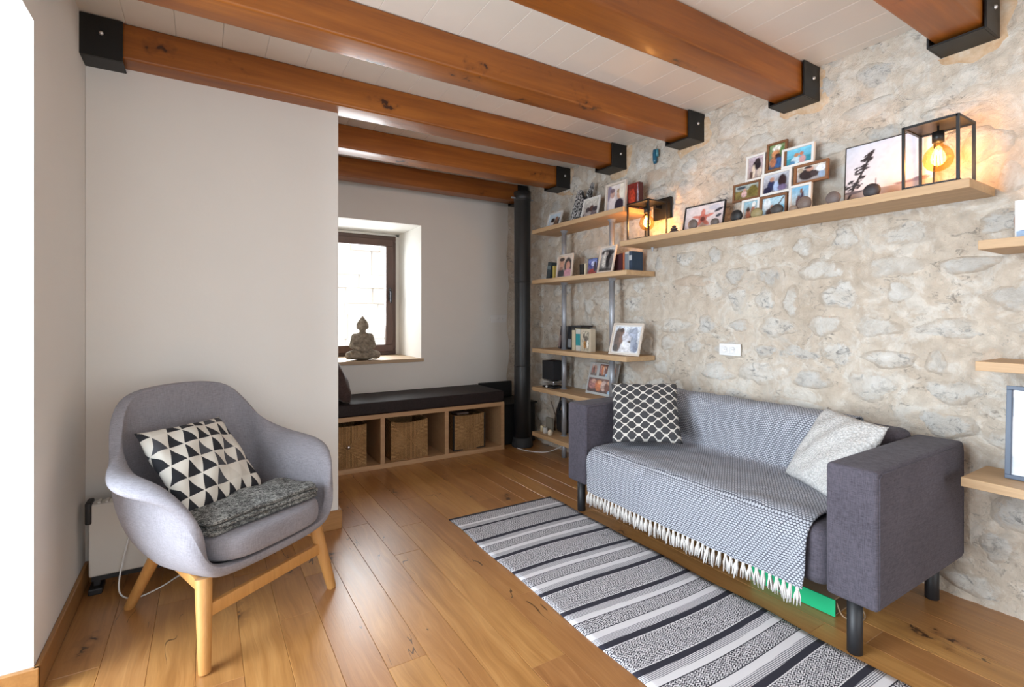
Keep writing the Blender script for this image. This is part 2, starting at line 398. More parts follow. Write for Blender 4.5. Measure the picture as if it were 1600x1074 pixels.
# window reveal lining
rv = bmesh.new()
bm_box(rv, wx1 - .004, wx1 + .0, BY - .001, 5.3, wz0, wz1); bm_box(rv, wx0, wx0 + .004, BY - .001, 5.3, wz0, wz1)
bm_box(rv, wx0, wx1, BY - .001, 5.3, wz1 - .004, wz1)
struct(from_bm('trim_5', rv, M_reveal))
struct(box('trim_6', wx0 - .0, wx1 + .02, BY - .012, 5.3, wz0 - .032, wz0, mat_wood('sill_oak', (0.44, 0.30, 0.18, 1), (0.60, 0.45, 0.30, 1), 'x', .5, 1.4), None, .004, 2))
# rear wall behind the camera with wide glazed doors
rw = struct(box('wall_rear', LX - .62, 0.0, RY - .3, RY, 0, CEIL, M_wall))
wbox('wall_panel', 2.5, 3.2, RY - .3, RY, 0, CEIL, M_wall, rw)
wbox('wall_panel', 0.0, 2.5, RY - .3, RY, 2.35, CEIL, M_wall, rw)

# baseboards
BH = 0.097
struct(box('baseboard_left', LX, LX + .016, 2.196, PY, 0, BH, M_base, None, .003, 1))
struct(box('baseboard_jamb', LX - .62, LX + .016, 2.195, 2.212, 0, BH, M_base, None, .003, 1))
struct(box('baseboard_partition', LX + .016, 0.69, PY - .018, PY, 0, BH + .012, mat_wood('baseboard_oak_x', (0.30, 0.135, 0.038, 1), (0.47, 0.235, 0.075, 1), 'x', 0.42, 1.2, 0.15, 0.15), None, .003, 1))
struct(box('baseboard_nook', 0.672, 0.69, PY, 4.03, 0, BH + .012, M_base, None, .003, 1))

# ---- rubble wall: relief of mortar, stones proud of it
def wall_x(y, z):
    step = 0.03 * np.clip((np.asarray(y) - 4.06) / 0.04, 0, 1)
    flare = 0.02 * np.exp(-np.asarray(z) / 0.10)
    return WX + step - flare
stones = []
rs = random.Random(21)
z = 0.03
while z < 2.60:
    hrow = rs.uniform(.11, .185); y = 0.12 + rs.uniform(0, .12)
    while y < 4.55:
        wd = rs.choice([rs.uniform(.10, .17), rs.uniform(.15, .28), rs.uniform(.20, .36)])
        if rs.random() < 0.88:
            stones.append((y + wd / 2, z + hrow / 2 + rs.uniform(-.02, .02), wd * rs.uniform(.36, .48), hrow * rs.uniform(.32, .50), rs.random()))
        y += wd + rs.uniform(.0, .09)
    z += hrow + rs.uniform(.005, .03)
stones = sorted(stones, key=lambda q: -q[2] * q[3])[:296]
ny, nzz = 330, 196
Yg = np.linspace(0.1, 4.64, ny); Zg = np.linspace(0, 2.63, nzz)
YY, ZZ = np.meshgrid(Yg, Zg)
Hm = 0.013 * fbm(YY * 5, ZZ * 5, 5) * 2 + 0.010 * fbm(YY * 24, ZZ * 30, 4) * 2
def inside(q, Y_, Z_):
    yc, zc_, a, b, sd = q
    ang = np.arctan2((Z_ - zc_) / b, (Y_ - yc) / a)
    rr = 1 + 0.20 * np.cos(2 * ang + sd * 20) * (sd - .4) + 0.14 * np.cos(3 * ang + sd * 50) + 0.08 * np.cos(5 * ang + sd * 90)
    return np.sqrt(((Y_ - yc) / a) ** 2 + ((Z_ - zc_) / b) ** 2) / rr
for q in stones:
    i0, i1 = np.searchsorted(Yg, [q[0] - 1.5 * q[2], q[0] + 1.5 * q[2]]); j0, j1 = np.searchsorted(Zg, [q[1] - 1.5 * q[3], q[1] + 1.5 * q[3]])
    d = inside(q, YY[j0:j1, i0:i1], ZZ[j0:j1, i0:i1])
    dip = np.clip((1.05 - d) / 0.35, 0, 1)
    Hm[j0:j1, i0:i1] -= (0.002 + 0.007 * q[4]) * dip
Xg = wall_x(YY, ZZ) - Hm
V = np.stack([Xg.ravel(), YY.ravel(), ZZ.ravel()], 1)
F = [(j * ny + i, (j + 1) * ny + i, (j + 1) * ny + i + 1, j * ny + i + 1) for j in range(nzz - 1) for i in range(ny - 1)]
wr = struct(mesh('wall_right', V, F, M_mortar, None, True))
wbox('wall_core', WX + .035, WX + .35, RY - .3, BY + .75, 0, CEIL + .02, M_mortar, wr)
wbox('wall_panel', WX - .0, WX + .05, RY, 0.101, 0, CEIL, M_mortar, wr)
for q in stones:
    yc, zc_, a, b, sd = q
    rsn = random.Random(int(sd * 1e6)); seg = 16
    proud = rsn.uniform(-.001, .008)
    base = float(wall_x(yc, zc_))
    vv = [(base - proud - .004, yc, zc_)]; ff = []
    tilt = (rsn.uniform(-.05, .05), rsn.uniform(-.05, .05))
    for ri, (rad, hh) in enumerate(((.42, 1.0), (.78, .75), (1.02, .1), (1.25, -1.8))):
        for k in range(seg):
            an = 2 * math.pi * k / seg
            rr = 1 + 0.20 * math.cos(2 * an + sd * 20) * (sd - .4) + 0.14 * math.cos(3 * an + sd * 50) + 0.08 * math.cos(5 * an + sd * 90)
            dy = math.cos(an) * a * rr * rad * (1 + rsn.uniform(-.06, .06)); dz = math.sin(an) * b * rr * rad * (1 + rsn.uniform(-.06, .06))
            hgt = hh * (proud + .004) + (rsn.uniform(-.004, .004) if ri < 2 else 0) + tilt[0] * dy + tilt[1] * dz
            vv.append((base - hgt, yc + dy, max(.002, min(CEIL, zc_ + dz))))
    for k in range(seg):
        k2 = (k + 1) % seg
        ff.append((0, 1 + k2, 1 + k))
        for ri in range(3):
            p = 1 + ri * seg; ff.append((p + k, p + k2, p + seg + k2, p + seg + k))
    so = mesh('stone', [(v[0] - base, v[1] - yc, v[2] - zc_) for v in vv], ff, M_stone, wr, True, (base, yc, zc_))
    at = so.data.attributes.new('edge', 'FLOAT', 'POINT'); at.data.foreach_set('value', [0.0] + [e for e in (.0, .35, .85, 1.0) for k in range(seg)])

# brown mortar patches where the beam brackets were let into the wall
M_patch = NT('brown_mortar'); _v = M_patch.n('ShaderNodeNewGeometry').outputs['Position']
M_patch = M_patch.fin(M_patch.ramp(M_patch.noise(_v, 14, 6, .7), [(.35, (.50, .33, .19, 1)), (.55, (.60, .45, .31, 1)), (.7, (.66, .57, .46, 1))]), .95, M_patch.bump(M_patch.noise(_v, 30, 6, .7), .6, .01))
for k_, yb in enumerate((.715, 1.44, 2.18, 2.905, 3.62)):
    rp = random.Random(60 + k_); vv = [(WX - .006, yb + .10, 2.50)]; ff = []
    for rad, xo in ((.8, WX - .010), (1.0, WX - .006), (1.12, WX + .02)):
        for q in range(20):
            an = 2 * math.pi * q / 20; ca, sa = math.cos(an), math.sin(an)
            kx = 1 / max(abs(ca), abs(sa)); wob = 1 + .12 * math.sin(3 * an + k_ * 2) + .06 * math.sin(7 * an + k_)
            vv.append((xo, yb + .095 + ca * kx * .125 * rad * wob, min(CEIL, 2.50 + sa * kx * .115 * rad * wob)))
    for q in range(20):
        q2 = (q + 1) % 20; ff.append((0, 1 + q2, 1 + q))
        for l_ in range(2): p_ = 1 + l_ * 20; ff.append((p_ + q, p_ + q2, p_ + 20 + q2, p_ + 20 + q))
    mesh('mortar_patch', vv, ff, M_patch, wr, True)

# ---- window of the nook
M_wfr = mat_wood('window_frame_brown', (0.065, 0.030, 0.020, 1), (0.115, 0.056, 0.038, 1), 'z', .4, 1.2, .1, .05)
wy = 5.24
tg = NT('window_glass'); 
_tr = tg.n('ShaderNodeBsdfTransparent', {0: (0.97, 0.98, 0.98, 1)}); _gl = tg.n('ShaderNodeBsdfGlossy', {'Roughness': 0.02})
_mx = tg.n('ShaderNodeMixShader', {0: 0.06, 1: _tr.outputs[0], 2: _gl.outputs[0]}); tg.t.links.new(_mx.outputs[0], tg.out.inputs[0]); M_glass = tg.m
win = bpy.data.objects.new('window_1', None); C.objects.link(win); win.location = (1.33, wy, wz0); struct(win)
def wframe(name, x0, x1, z0, z1, tk, y0, y1, mat):
    bm = bmesh.new()
    l = win.location
    for a in ((x0, x1, z0, z0 + tk), (x0, x1, z1 - tk, z1), (x0, x0 + tk, z0 + tk, z1 - tk), (x1 - tk, x1, z0 + tk, z1 - tk)):
        bm_box(bm, a[0] - l.x, a[1] - l.x, y0 - l.y, y1 - l.y, a[2] - l.z, a[3] - l.z, .004, 1)
    return from_bm(name, bm, mat, win)
wframe('window_frame', wx0 + .004, wx1 - .045, wz0, wz1 - .03, .058, wy - .01, wy + .06, M_wfr)
sash = wframe('window_sash', wx0 + .05, wx1 - .085, wz0 + .035, wz1 - .07, .075, wy - .035, wy + .03, M_wfr)
wbox('window_pane', wx0 + .12, wx1 - .155, wy - .004, wy + .004, wz0 + .105, wz1 - .14, M_glass, win)
bmh = bmesh.new(); hl = win.location; hx = wx1 - .122
bm_box(bmh, hx - .014 - hl.x, hx + .014 - hl.x, -.047, -.034, 1.42 - hl.z, 1.55 - hl.z, .004, 1)
bm_box(bmh, hx - .010 - hl.x, hx + .010 - hl.x, -.085, -.047, 1.49 - hl.z, 1.515 - hl.z, .003, 1)
bm_box(bmh, hx - .010 - hl.x, hx + .010 - hl.x, -.090, -.072, 1.395 - hl.z, 1.515 - hl.z, .005, 2)
from_bm('window_handle', bmh, simple('handle_dark', (.05, .05, .055, 1), .25, 0, 1, 0, Metallic=.8), win)
# plaster beads beside the frame
struct(box('trim_7', wx1 - .048, wx1 - .004, wy + .0, wy + .06, wz0, wz1 - .004, M_reveal, None, .006, 2))
struct(box('trim_8', wx0, wx1 - .004, wy + .0, wy + .06, wz1 - .034, wz1 - .004, M_reveal, None, .006, 2))

# ---- neighbour's sunlit wall outside the window
ow = bpy.data.objects.new('garden_wall', None); C.objects.link(ow); ow.location = (2.2, 7.6, -.2)
tag(ow, 'sunlit pale stone wall outside the nook window', 'wall')
M_out = NT('garden_stone'); _v = M_out.coord(); _r = M_out.rnd()
M_out = M_out.fin(M_out.mix(M_out.noise(_v, 6, 4), M_out.mix(M_out.m_('POWER', _r, .5), (0.66, 0.40, 0.27, 1), (0.90, 0.84, 0.76, 1)), (0.93, 0.90, 0.85, 1)), .9)
M_outm = simple('garden_mortar', (0.92, 0.89, 0.84, 1), .95)
box('backing', -2.0, 2.4, .02, .25, 0, 4.2, M_outm, ow)
ro = random.Random(8); z = 0.0
while z < 4.1:
    h = ro.uniform(.14, .40); x = -2.0 - ro.random() * .4
    while x < 2.35:
        l = ro.uniform(.25, .9); bm = bmesh.new(); bm_box(bm, -l / 2 + .006, l / 2 - .006, -ro.uniform(.0, .03), .03, .001, h - .001, .012, 1)
        from_bm('stone', bm, M_out, ow, False, (x + l / 2, 0, z)); x += l
    z += h

# ================================================================= BEAMS
beam_y = [.715, 1.44, 2.18, 2.905, 3.62, 4.345]
names = ['ending near the lantern beside the tree print', 'ending above the photo collage', 'ending beside the blue pendant', 'resting on the white partition wall', 'next to the stovepipe', 'closest to the nook window wall']
for i, yb in enumerate(beam_y):
    tb = thing('ceiling_beam', 'varnished orange pine ceiling beam ' + names[i], 'beam', (1.2, yb + .10, 2.43), 0, 'pine ceiling beams')
    bm = bmesh.new(); bm_box(bm, LX + .012, WX - .012, yb + .016, yb + .184, 2.443, CEIL - .001, .012, 3)
    for v in bm.verts: v.co -= tb.location
    autosmooth(from_bm('timber', bm, M_beam, tb), 50)
    for (xa, xb) in ((WX - .165, WX - .004), (LX, LX + .155)):
        if xa < 0 and i in (4, 5): continue
        if i == 5: xa, xb = WX - .12, WX
        bm = bmesh.new()
        bm_box(bm, xa, xb, yb, yb + .009, 2.42, CEIL - .004, .0015, 1)
        bm_box(bm, xa, xb, yb + .191, yb + .200, 2.42, CEIL - .004, .0015, 1)
        bm_box(bm, xa, xb, yb + .009, yb + .191, 2.42, 2.429, .0015, 1)
        for v in bm.verts: v.co -= tb.location
        br = from_bm('steel_bracket', bm, M_blackm, tb); br['label'] = 'black steel angle bracket holding the beam end'
        xm = (xa + xb) / 2 + (.012 if xa > 0 else 0); zz = 2.53
        bm = bmesh.new(); bm_lathe(bm, [(0, .009), (.005, .0085), (.008, .006), (.0085, 0), (.012, 0), (.012, -.002), (0, -.002)], 12)
        for v in bm.verts: v.co = Vector((v.co.x + xm, yb - v.co.z, v.co.y + zz)) - tb.location
        bmesh.ops.recalc_face_normals(bm, faces=bm.faces)
        from_bm('bolt', bm, M_bolt, br, True)

# ================================================================= SOFT FURNITURE
def pillow(name, a, b, thick, mat, n=26, pinch=.06, seed=1, parent=None):
    """square cushion in the local XZ plane facing -Y, sewn along its rim, with a UV map on each side"""
    rn = random.Random(seed); ph = [rn.uniform(0, 6.28) for _ in range(6)]
    verts, faces, uvs = [], [], []
    def P(u, v, sgn):
        e = (1 - abs(u) ** 2.6) * (1 - abs(v) ** 2.6)
        px = u * a / 2 * (1 - pinch * (1 - v * v) * abs(u) ** 3); pz = v * b / 2 * (1 - pinch * (1 - u * u) * abs(v) ** 3)
        wr_ = .010 * math.sin(5 * u + 3 * v + ph[0]) * math.sin(4 * v + ph[1]) + .006 * math.sin(9 * u - 7 * v + ph[2])
        t = thick / 2 * max(e, 0) ** .42 + wr_ * max(e, 0) ** .5
        return (px, sgn * t, pz)
    idx = {}
    for sgn in (-1, 1):
        for j in range(n + 1):
            for i in range(n + 1):
                u = -1 + 2 * i / n; v = -1 + 2 * j / n
                rim = i in (0, n) or j in (0, n)
                if rim and sgn == 1: idx[(sgn, i, j)] = idx[(-1, i, j)]; continue
                idx[(sgn, i, j)] = len(verts); verts.append(P(u, v, sgn)); uvs.append((i / n, j / n))
    for sgn in (-1, 1):
        for j in range(n):
            for i in range(n):
                q = [idx[(sgn, i, j)], idx[(sgn, i + 1, j)], idx[(sgn, i + 1, j + 1)], idx[(sgn, i, j + 1)]]
                faces.append(q if sgn == -1 else q[::-1])
    o = mesh(name, verts, faces, mat, parent, True)
    ul = o.data.uv_layers.new(name='UVMap')
    for lp in o.data.loops: ul.data[lp.index].uv = uvs[lp.vertex_index]
    return o
def pose(o, TL, TR, BL, center):
    TL, TR, BL = Vector(TL), Vector(TR), Vector(BL)
    ex = (TR - TL).normalized(); ez = (TL - BL).normalized(); ey = ez.cross(ex).normalized(); ez = ex.cross(ey)
    m = Matrix((ex, ey, ez)).transposed().to_4x4(); m.translation = Vector(center); o.matrix_world = m
def uvxy(t, su=1.0, sv=1.0):
    s_ = t.sep(t.coord('UV')); return t.m_('MULTIPLY', s_[0], su), t.m_('MULTIPLY', s_[1], sv)
def tri(t, x):   # triangle wave 0..1..0 of period 1
    return t.m_('MULTIPLY', t.m_('ABSOLUTE', t.m_('SUBTRACT', t.m_('FRACT', x), 0.5)), 2.0)

# --- materials of the cushions
def mat_triangles():
    t = NT('triangle_print'); u, v = uvxy(t, 6.6, 5.6)
    row = t.m_('FLOOR', v); fv = t.m_('FRACT', v)
    uu = t.m_('ADD', u, t.m_('MULTIPLY', t.m_('MODULO', row, 2.0), 0.5)); fu = t.m_('FRACT', uu)
    half = t.m_('MULTIPLY', t.m_('SUBTRACT', 0.96, fv), 0.5)
    ins = t.m_('MULTIPLY', t.m_('LESS_THAN', t.m_('ABSOLUTE', t.m_('SUBTRACT', fu, 0.5)), half), t.m_('GREATER_THAN', fv, 0.03))
    wn = t.n('ShaderNodeTexWhiteNoise', {0: t.n('ShaderNodeCombineXYZ', {0: t.m_('FLOOR', uu), 1: row, 2: 3.0}).outputs[0]}, noise_dimensions='3D').outputs[0]
    tone = t.ramp(wn, [(0.0, (0.012, 0.013, 0.018, 1)), (0.58, (0.060, 0.062, 0.072, 1)), (0.90, (0.60, 0.57, 0.51, 1))], 'CONSTANT')
    c = t.mix(ins, (0.66, 0.63, 0.57, 1), tone)
    return t.fin(c, .85, t.bump(t.noise(t.coord(), 500, 2), .15, .002))
def mat_lattice():
    t = NT('lattice_weave'); u, v = uvxy(t, 5.2, 13.0)
    row = t.m_('FLOOR', v); fv = t.m_('FRACT', v)
    zz_ = t.n('ShaderNodeMapRange', {'Value': tri(t, t.m_('ADD', u, t.m_('MULTIPLY', t.m_('MODULO', row, 2.0), 0.5))), 'From Min': 0.25, 'From Max': 0.8}).outputs[0]
    d1 = t.m_('ABSOLUTE', t.m_('SUBTRACT', fv, t.m_('ADD', 0.13, t.m_('MULTIPLY', zz_, 0.74))))
    c = t.mix(t.m_('LESS_THAN', d1, 0.135), (0.050, 0.050, 0.055, 1), (0.66, 0.63, 0.58, 1))
    return t.fin(c, .9, t.bump(t.noise(t.coord(), 420, 2), .3, .003))
def mat_boucle():
    t = NT('white_basket_weave'); v = t.coord()
    vo = t.vor(t.mapping(v, (1, .5, 1)), 120); c = t.ramp(vo, [(0.05, (0.68, 0.665, 0.645, 1)), (0.45, (0.54, 0.525, 0.51, 1)), (.8, (0.42, 0.41, 0.40, 1))])
    return t.fin(c, .95, t.bump(t.m_('SUBTRACT', 1.0, vo), .7, .006))
def mat_throw():
    t = NT('grey_white_throw'); u, v = uvxy(t, 1.0, 1.0)          # uv in metres
    a = t.m_('MULTIPLY', u, 70.0); b = t.m_('MULTIPLY', v, 95.0)
    ra = t.m_('FRACT', t.m_('ADD', a, t.m_('MULTIPLY', t.m_('MODULO', t.m_('FLOOR', b), 2.0), 0.5))); rb = t.m_('FRACT', b)
    dx = t.m_('ABSOLUTE', t.m_('SUBTRACT', ra, .5)); dy = t.m_('ABSOLUTE', t.m_('SUBTRACT', rb, .5))
    k = t.m_('ADD', t.m_('MULTIPLY', dx, 1.0), t.m_('MULTIPLY', dy, 1.0))
    dot = t.n('ShaderNodeMapRange', {'Value': k, 'From Min': 0.60, 'From Max': 0.44}).outputs[0]
    big = t.noise(t.coord(), 7, 3)
    c = t.mix(dot, (0.080, 0.085, 0.110, 1), t.mix(big, (0.40, 0.42, 0.48, 1), (0.55, 0.57, 0.62, 1)))
    return t.fin(c, .95, t.bump(dot, .6, .004))
M_tri = mat_triangles(); M_lat = mat_lattice(); M_bou = mat_boucle(); M_throw = mat_throw()

# --- sofa
sx0, sx1, sy0, sy1 = 2.0, 2.805, 0.815, 2.56
sofa = thing('sofa', 'dark grey fabric two-seat sofa on round black legs', 'sofa', ((sx0 + sx1) / 2, (sy0 + sy1) / 2, 0))
AW = .172
def softbox(name, x0, x1, y0, y1, z0, z1, bev, mat, parent, seg=4):
    return autosmooth(wbox(name, x0, x1, y0, y1, z0, z1, mat, parent, bev, seg), 60)
for (ya, yb) in ((sy0, sy0 + AW), (sy1 - AW, sy1)):
    bm = bmesh.new(); bm_box(bm, sx0, sx1, ya, yb, .20, .704, .020, 4)
    for v in bm.verts:   # the top rounds down a little towards the front
        if v.co.z > .6: v.co.z += -.010 * max(0, (sx0 + .12 - v.co.x) / .12)
        v.co -= sofa.location
    arm = autosmooth(from_bm('armrest', bm, M_sofa, sofa), 60)
    bm = bmesh.new()
    for yy in (ya + .016, yb - .016):
        yo = ya - .0005 if yy < (ya + yb) / 2 else yb + .0005
        bm_tube(bm, [(sx0 + .016, yo, .21), (sx0 + .016, yo, .672), (sx0 + .03, yo, .685), (sx1 - .02, yo, .690), (sx1 - .014, yo, .66), (sx1 - .014, yo, .22)], .0022, 6)
    for v in bm.verts: v.co -= sofa.location
    from_bm('piping', bm, M_sofa, arm, True)
yi0, yi1 = sy0 + AW, sy1 - AW
softbox('seat', sx0 + .012, 2.62, yi0, yi1, .195, .428, .062, M_sofa, sofa, 6)
bm = bmesh.new(); bm_box(bm, 2.60, 2.79, yi0 - .002, yi1 + .002, .21, .73, .055, 5)
for v in bm.verts:
    if v.co.x < 2.7: v.co.x += .06 * (v.co.z - .4)
    v.co -= sofa.location
autosmooth(from_bm('backrest', bm, M_sofa, sofa), 60)
legme = None
for (lx, ly) in ((2.049, .908), (2.735, .905), (2.065, 2.50), (2.735, 2.47)):
    if legme is None:
        lo = lathe('leg', [(0, 0), (.023, 0), (.0255, .003), (.0255, .202), (0, .202)], M_blackp, sofa, 20); legme = lo.data; lo.location = Vector((lx, ly, 0)) - sofa.location
    else: share('leg', legme, sofa, Vector((lx, ly, 0)) - sofa.location)

# --- throw laid over backrest and seat, with knotted tassels along the front
prof = [(2.795, .700), (2.775, .736), (2.73, .748), (2.675, .744), (2.632, .722), (2.606, .66), (2.598, .58), (2.588, .50), (2.572, .458), (2.545, .443), (2.50, .440), (2.40, .441), (2.28, .442), (2.16, .440), (2.12, .441), (2.074, .440), (2.036, .430), (2.012, .408), (1.999, .372), (1.994, .32), (1.991, .26), (1.990, .205), (1.990, .182)]
pp = [Vector((p[0], p[1])) for p in prof]
dense = []
for i in range(len(pp) - 1):
    for k in range(3):
        f = k / 3; p0 = pp[max(i - 1, 0)]; p1 = pp[i]; p2 = pp[i + 1]; p3 = pp[min(i + 2, len(pp) - 1)]
        dense.append(0.5 * ((2 * p1) + (p2 - p0) * f + (2 * p0 - 5 * p1 + 4 * p2 - p3) * f * f + (3 * p1 - p0 - 3 * p2 + p3) * f ** 3))
dense.append(pp[-1])
cum = [0.0]
for i in range(1, len(dense)): cum.append(cum[-1] + (dense[i] - dense[i - 1]).length)
NC = 70
tv, tf, tuv = [], [], []
for i, p in enumerate(dense):
    s_ = cum[i] / cum[-1]
    yl = 2.335 + .02 * math.sin(s_ * 9) - .03 * (s_ < .3) * 0
    yr = 1.085 + .035 * math.sin(s_ * 5 + .6) + .16 * max(0, .55 - s_)
    for k in range(NC + 1):
        q = k / NC; y = yl + (yr - yl) * q
        flat = 1.0 if p.x > 2.03 else .55
        wob = .0035 * math.sin(y * 17 + s_ * 14) + .003 * math.sin(y * 31 - s_ * 25)
        sagz = -.020 * math.exp(-((y - 1.62) / .22) ** 2) * (1 if 2.05 < p.x < 2.56 else 0) * math.sin(math.pi * min(1, max(0, (p.x - 2.05) / .51)))
        dx = -abs(wob) * 1.6 - .003 if (p.y < .43 or (p.y > .46 and p.x > 2.56)) else 0
        dz = abs(wob) * 1.4 + .004 if p.y >= .43 else 0
        tv.append((p.x + dx, y, p.y + dz + max(sagz, -.002))); tuv.append((y, cum[i]))
for i in range(len(dense) - 1):
    for k in range(NC):
        a = i * (NC + 1) + k; tf.append((a, a + 1, a + NC + 2, a + NC + 1))
throw = thing('throw_blanket', 'woven grey and white throw with tassels draped over the sofa', 'blanket', (2.3, 1.7, .44))
cl = mesh('cloth', [Vector(v) - throw.location for v in tv], tf, M_throw, throw, True)
ul = cl.data.uv_layers.new(name='UVMap')
for lp in cl.data.loops: ul.data[lp.index].uv = tuv[lp.vertex_index]
so_ = cl.modifiers.new('thickness', 'SOLIDIFY'); so_.thickness = .006; so_.offset = 0
M_tas = simple('tassel_yarn', (0.66, 0.63, 0.60, 1), .95, .4, 400, .15)
tm = []
for vnt in range(4):
    rt = random.Random(40 + vnt); bm = bmesh.new()
    bm_lathe(bm, [(0, .008), (.0065, .004), (.0072, -.002), (.005, -.008), (0, -.009)], 8)
    for st in range(7):
        a = st / 7 * 6.28; L = .066 + rt.uniform(-.012, .010); sp = .0075 + rt.uniform(0, .006)
        ox, oy = math.cos(a), math.sin(a)
        lean_ = rt.uniform(-.008, .008)
        bm_tube(bm, [(ox * .003, oy * .003, -.004), (ox * sp * .8, oy * sp * .8 + lean_ * .4, -.03), (ox * sp * .7, oy * sp + lean_, -L)], [.0034, .0038, .0022], 5)
    bmesh.ops.recalc_face_normals(bm, faces=bm.faces)
    me = bpy.data.meshes.new('tassel'); bm.to_mesh(me); bm.free(); me.materials.append(M_tas); me.polygons.foreach_set('use_smooth', [True] * len(me.polygons)); tm.append(me)
rt = random.Random(4)
last = len(dense) - 1; NT_ = 44
for k in range(NT_):
    q = (k + .5) / NT_ * NC; a = tv[last * (NC + 1) + int(q)]; b = tv[last * (NC + 1) + min(NC, int(q) + 1)]; f = q - int(q)
    p = Vector(a) * (1 - f) + Vector(b) * f
    share('tassel', tm[k % 4], throw, p + Vector((-.004, 0, -.003)) - throw.location, (rt.uniform(-.12, .12), rt.uniform(-.1, .1), rt.uniform(0, 6.28)))

# --- sofa cushions
o = pillow('cushion', .405, .405, .12, M_lat, 30, .05, 3)
k_ = .962
def sc(p): return (p[0] * k_, p[1] * k_, CAM_Z + (p[2] - CAM_Z) * k_)
pose(o, sc((2.337, 2.516, .797)), sc((2.641, 2.226, .808)), sc((2.169, 2.327, .461)), sc((2.405, 2.277, .634)))
tag(o, 'square cushion with black and white lattice pattern on the sofa', 'cushion')
o = pillow('cushion', .40, .40, .12, M_bou, 28, .05, 6)
pose(o, (2.682, 1.313, .781), (2.48, .968, .767), (2.505, 1.431, .443), (2.492, 1.199, .61))
tag(o, 'off-white basket-weave cushion leaning in the sofa corner', 'cushion')

# --- armchair
ac = thing('armchair', 'light grey shell armchair on splayed beech legs', 'armchair', (.084, 2.451, 0), R(34.9))
rim = [(0, -.312, .328), (.15, -.312, .329), (.255, -.306, .336), (.300, -.298, .375), (.326, -.280, .455), (.352, -.235, .555), (.378, -.150, .612), (.390, -.05, .634), (.388, .05, .642), (.366, .135, .664), (.338, .205, .735), (.305, .268, .83), (.250, .318, .908), (.160, .346, .938), (0, .356, .946)]
rim = rim + [(-p[0], p[1], p[2]) for p in rim[-2:0:-1]]
rim = [Vector(p) for p in rim]
NR = len(rim)
def base_pt(p):
    return Vector((p.x * .64, p.y * .72 if p.y < 0 else p.y * .60, .278))
rows = []
for p in rim:
    b_ = base_pt(p)
    h = Vector((p.x, p.y * .8, 0)); h = h.normalized() if h.length > 0 else Vector((0, -1, 0))
    a_ = max(0, min(1, 1.25 - abs(p.y + .02) / .19)) if .5 < p.z < .70 else 0     # rolled arm lip
    neck = p - h * .078 * a_ - Vector((0, 0, .055 * a_ + .03 * (1 - a_) * (p.z > .5)))
    bul = .030 if p.z < .42 else (.018 if a_ > .3 else .045)
    col = []
    for t_ in (0, .10, .32, .58, .82):
        q = b_.lerp(neck, t_ ** .82); q.z = b_.z + (neck.z - b_.z) * t_ ** 1.25
        q = q + h * bul * math.sin(math.pi * t_); col.append(q)
    col.append(neck)
    if p.z > .5: col.append(p - h * .022 * a_ + Vector((0, 0, .006 * a_ - .006 * (1 - a_))))
    else: col.append(neck.lerp(p, .5) + (p - neck) * .25 + Vector((0, 0, .004)))
    col.append(p + h * .036 * a_ - Vector((0, 0, .030 * a_)) + (Vector((0, 0, .008)) if p.z <= .5 else Vector()))
    rows.append(col)
verts = [Vector((0, 0, .270))]; faces = []
NK = len(rows[0])
for col in rows: verts += col
for i in range(NR):
    i2 = (i + 1) % NR; a = 1 + i * NK; b = 1 + i2 * NK
    faces.append((0, b, a))
    for k in range(NK - 1): faces.append((a + k, b + k, b + k + 1, a + k + 1))
sh = mesh('shell', verts, faces, M_chair, ac, True)
bm = bmesh.new(); bm.from_mesh(sh.data); bmesh.ops.recalc_face_normals(bm, faces=bm.faces)
if sum(f.normal.dot(f.calc_center_median() - Vector((0, 0, .6))) for f in bm.faces) < 0: bmesh.ops.reverse_faces(bm, faces=bm.faces)
bm.to_mesh(sh.data); bm.free()
so_ = sh.modifiers.new('upholstery', 'SOLIDIFY'); so_.thickness = .044; so_.offset = -1
subsurf(sh, 2)
# seam running round the outside of the arms
bm = bmesh.new()
# seat cushion: D-shaped slab
cv, cf = [], []
out = []
for k in range(40):
    a = 2 * math.pi * k / 40; ca, sa = math.cos(a), math.sin(a)
    ex_ = 2 / 4.2
    px = .262 * math.copysign(abs(ca) ** ex_, ca); py = .300 * math.copysign(abs(sa) ** ex_, sa) - .035
    px *= 1 - .10 * max(0, py) / .25
    out.append((px, py))
levels = [(.80, .345), (.97, .347), (1.0, .360), (1.006, .39), (1.0, .418), (.972, .436), (.90, .444), (.6, .448), (.25, .449)]
for (sc_, zz_) in levels:
    for (px, py) in out: cv.append((px * sc_, (py + .035) * sc_ - .035, zz_ - .010 * (py > .1)))
nO = len(out)
for l in range(len(levels) - 1):
    for k in range(nO): cf.append((l * nO + k, l * nO + (k + 1) % nO, (l + 1) * nO + (k + 1) % nO, (l + 1) * nO + k))
cf.append(tuple(range(nO))[::-1]); cf.append(tuple(range((len(levels) - 1) * nO, len(levels) * nO)))
subsurf(mesh('seat_cushion', cv, cf, M_chair, ac, True), 1)
def leg(p_top, p_bot, r0, r1):
    a = Vector(p_top); b = Vector(p_bot); pts = [b + (a - b) * t_ for t_ in (0, .02, .5, 1)]
    bm = bmesh.new(); bm_tube(bm, pts, [r1 * .9, r1, (r0 + r1) / 2, r0], 16); bmesh.ops.recalc_face_normals(bm, faces=bm.faces)
    return autosmooth(from_bm('leg', bm, M_leg, ac), 40)
FL = [(-.262, -.225, .300), (.262, -.225, .300), (-.13, .22, .295), (.13, .22, .295)]
FB = [(-.303, -.29, 0), (.303, -.29, 0), (-.168, .385, 0), (.168, .385, 0)]
for a, b in zip(FL, FB): leg(a, b, .0285 if a[1] < 0 else .026, .0205)
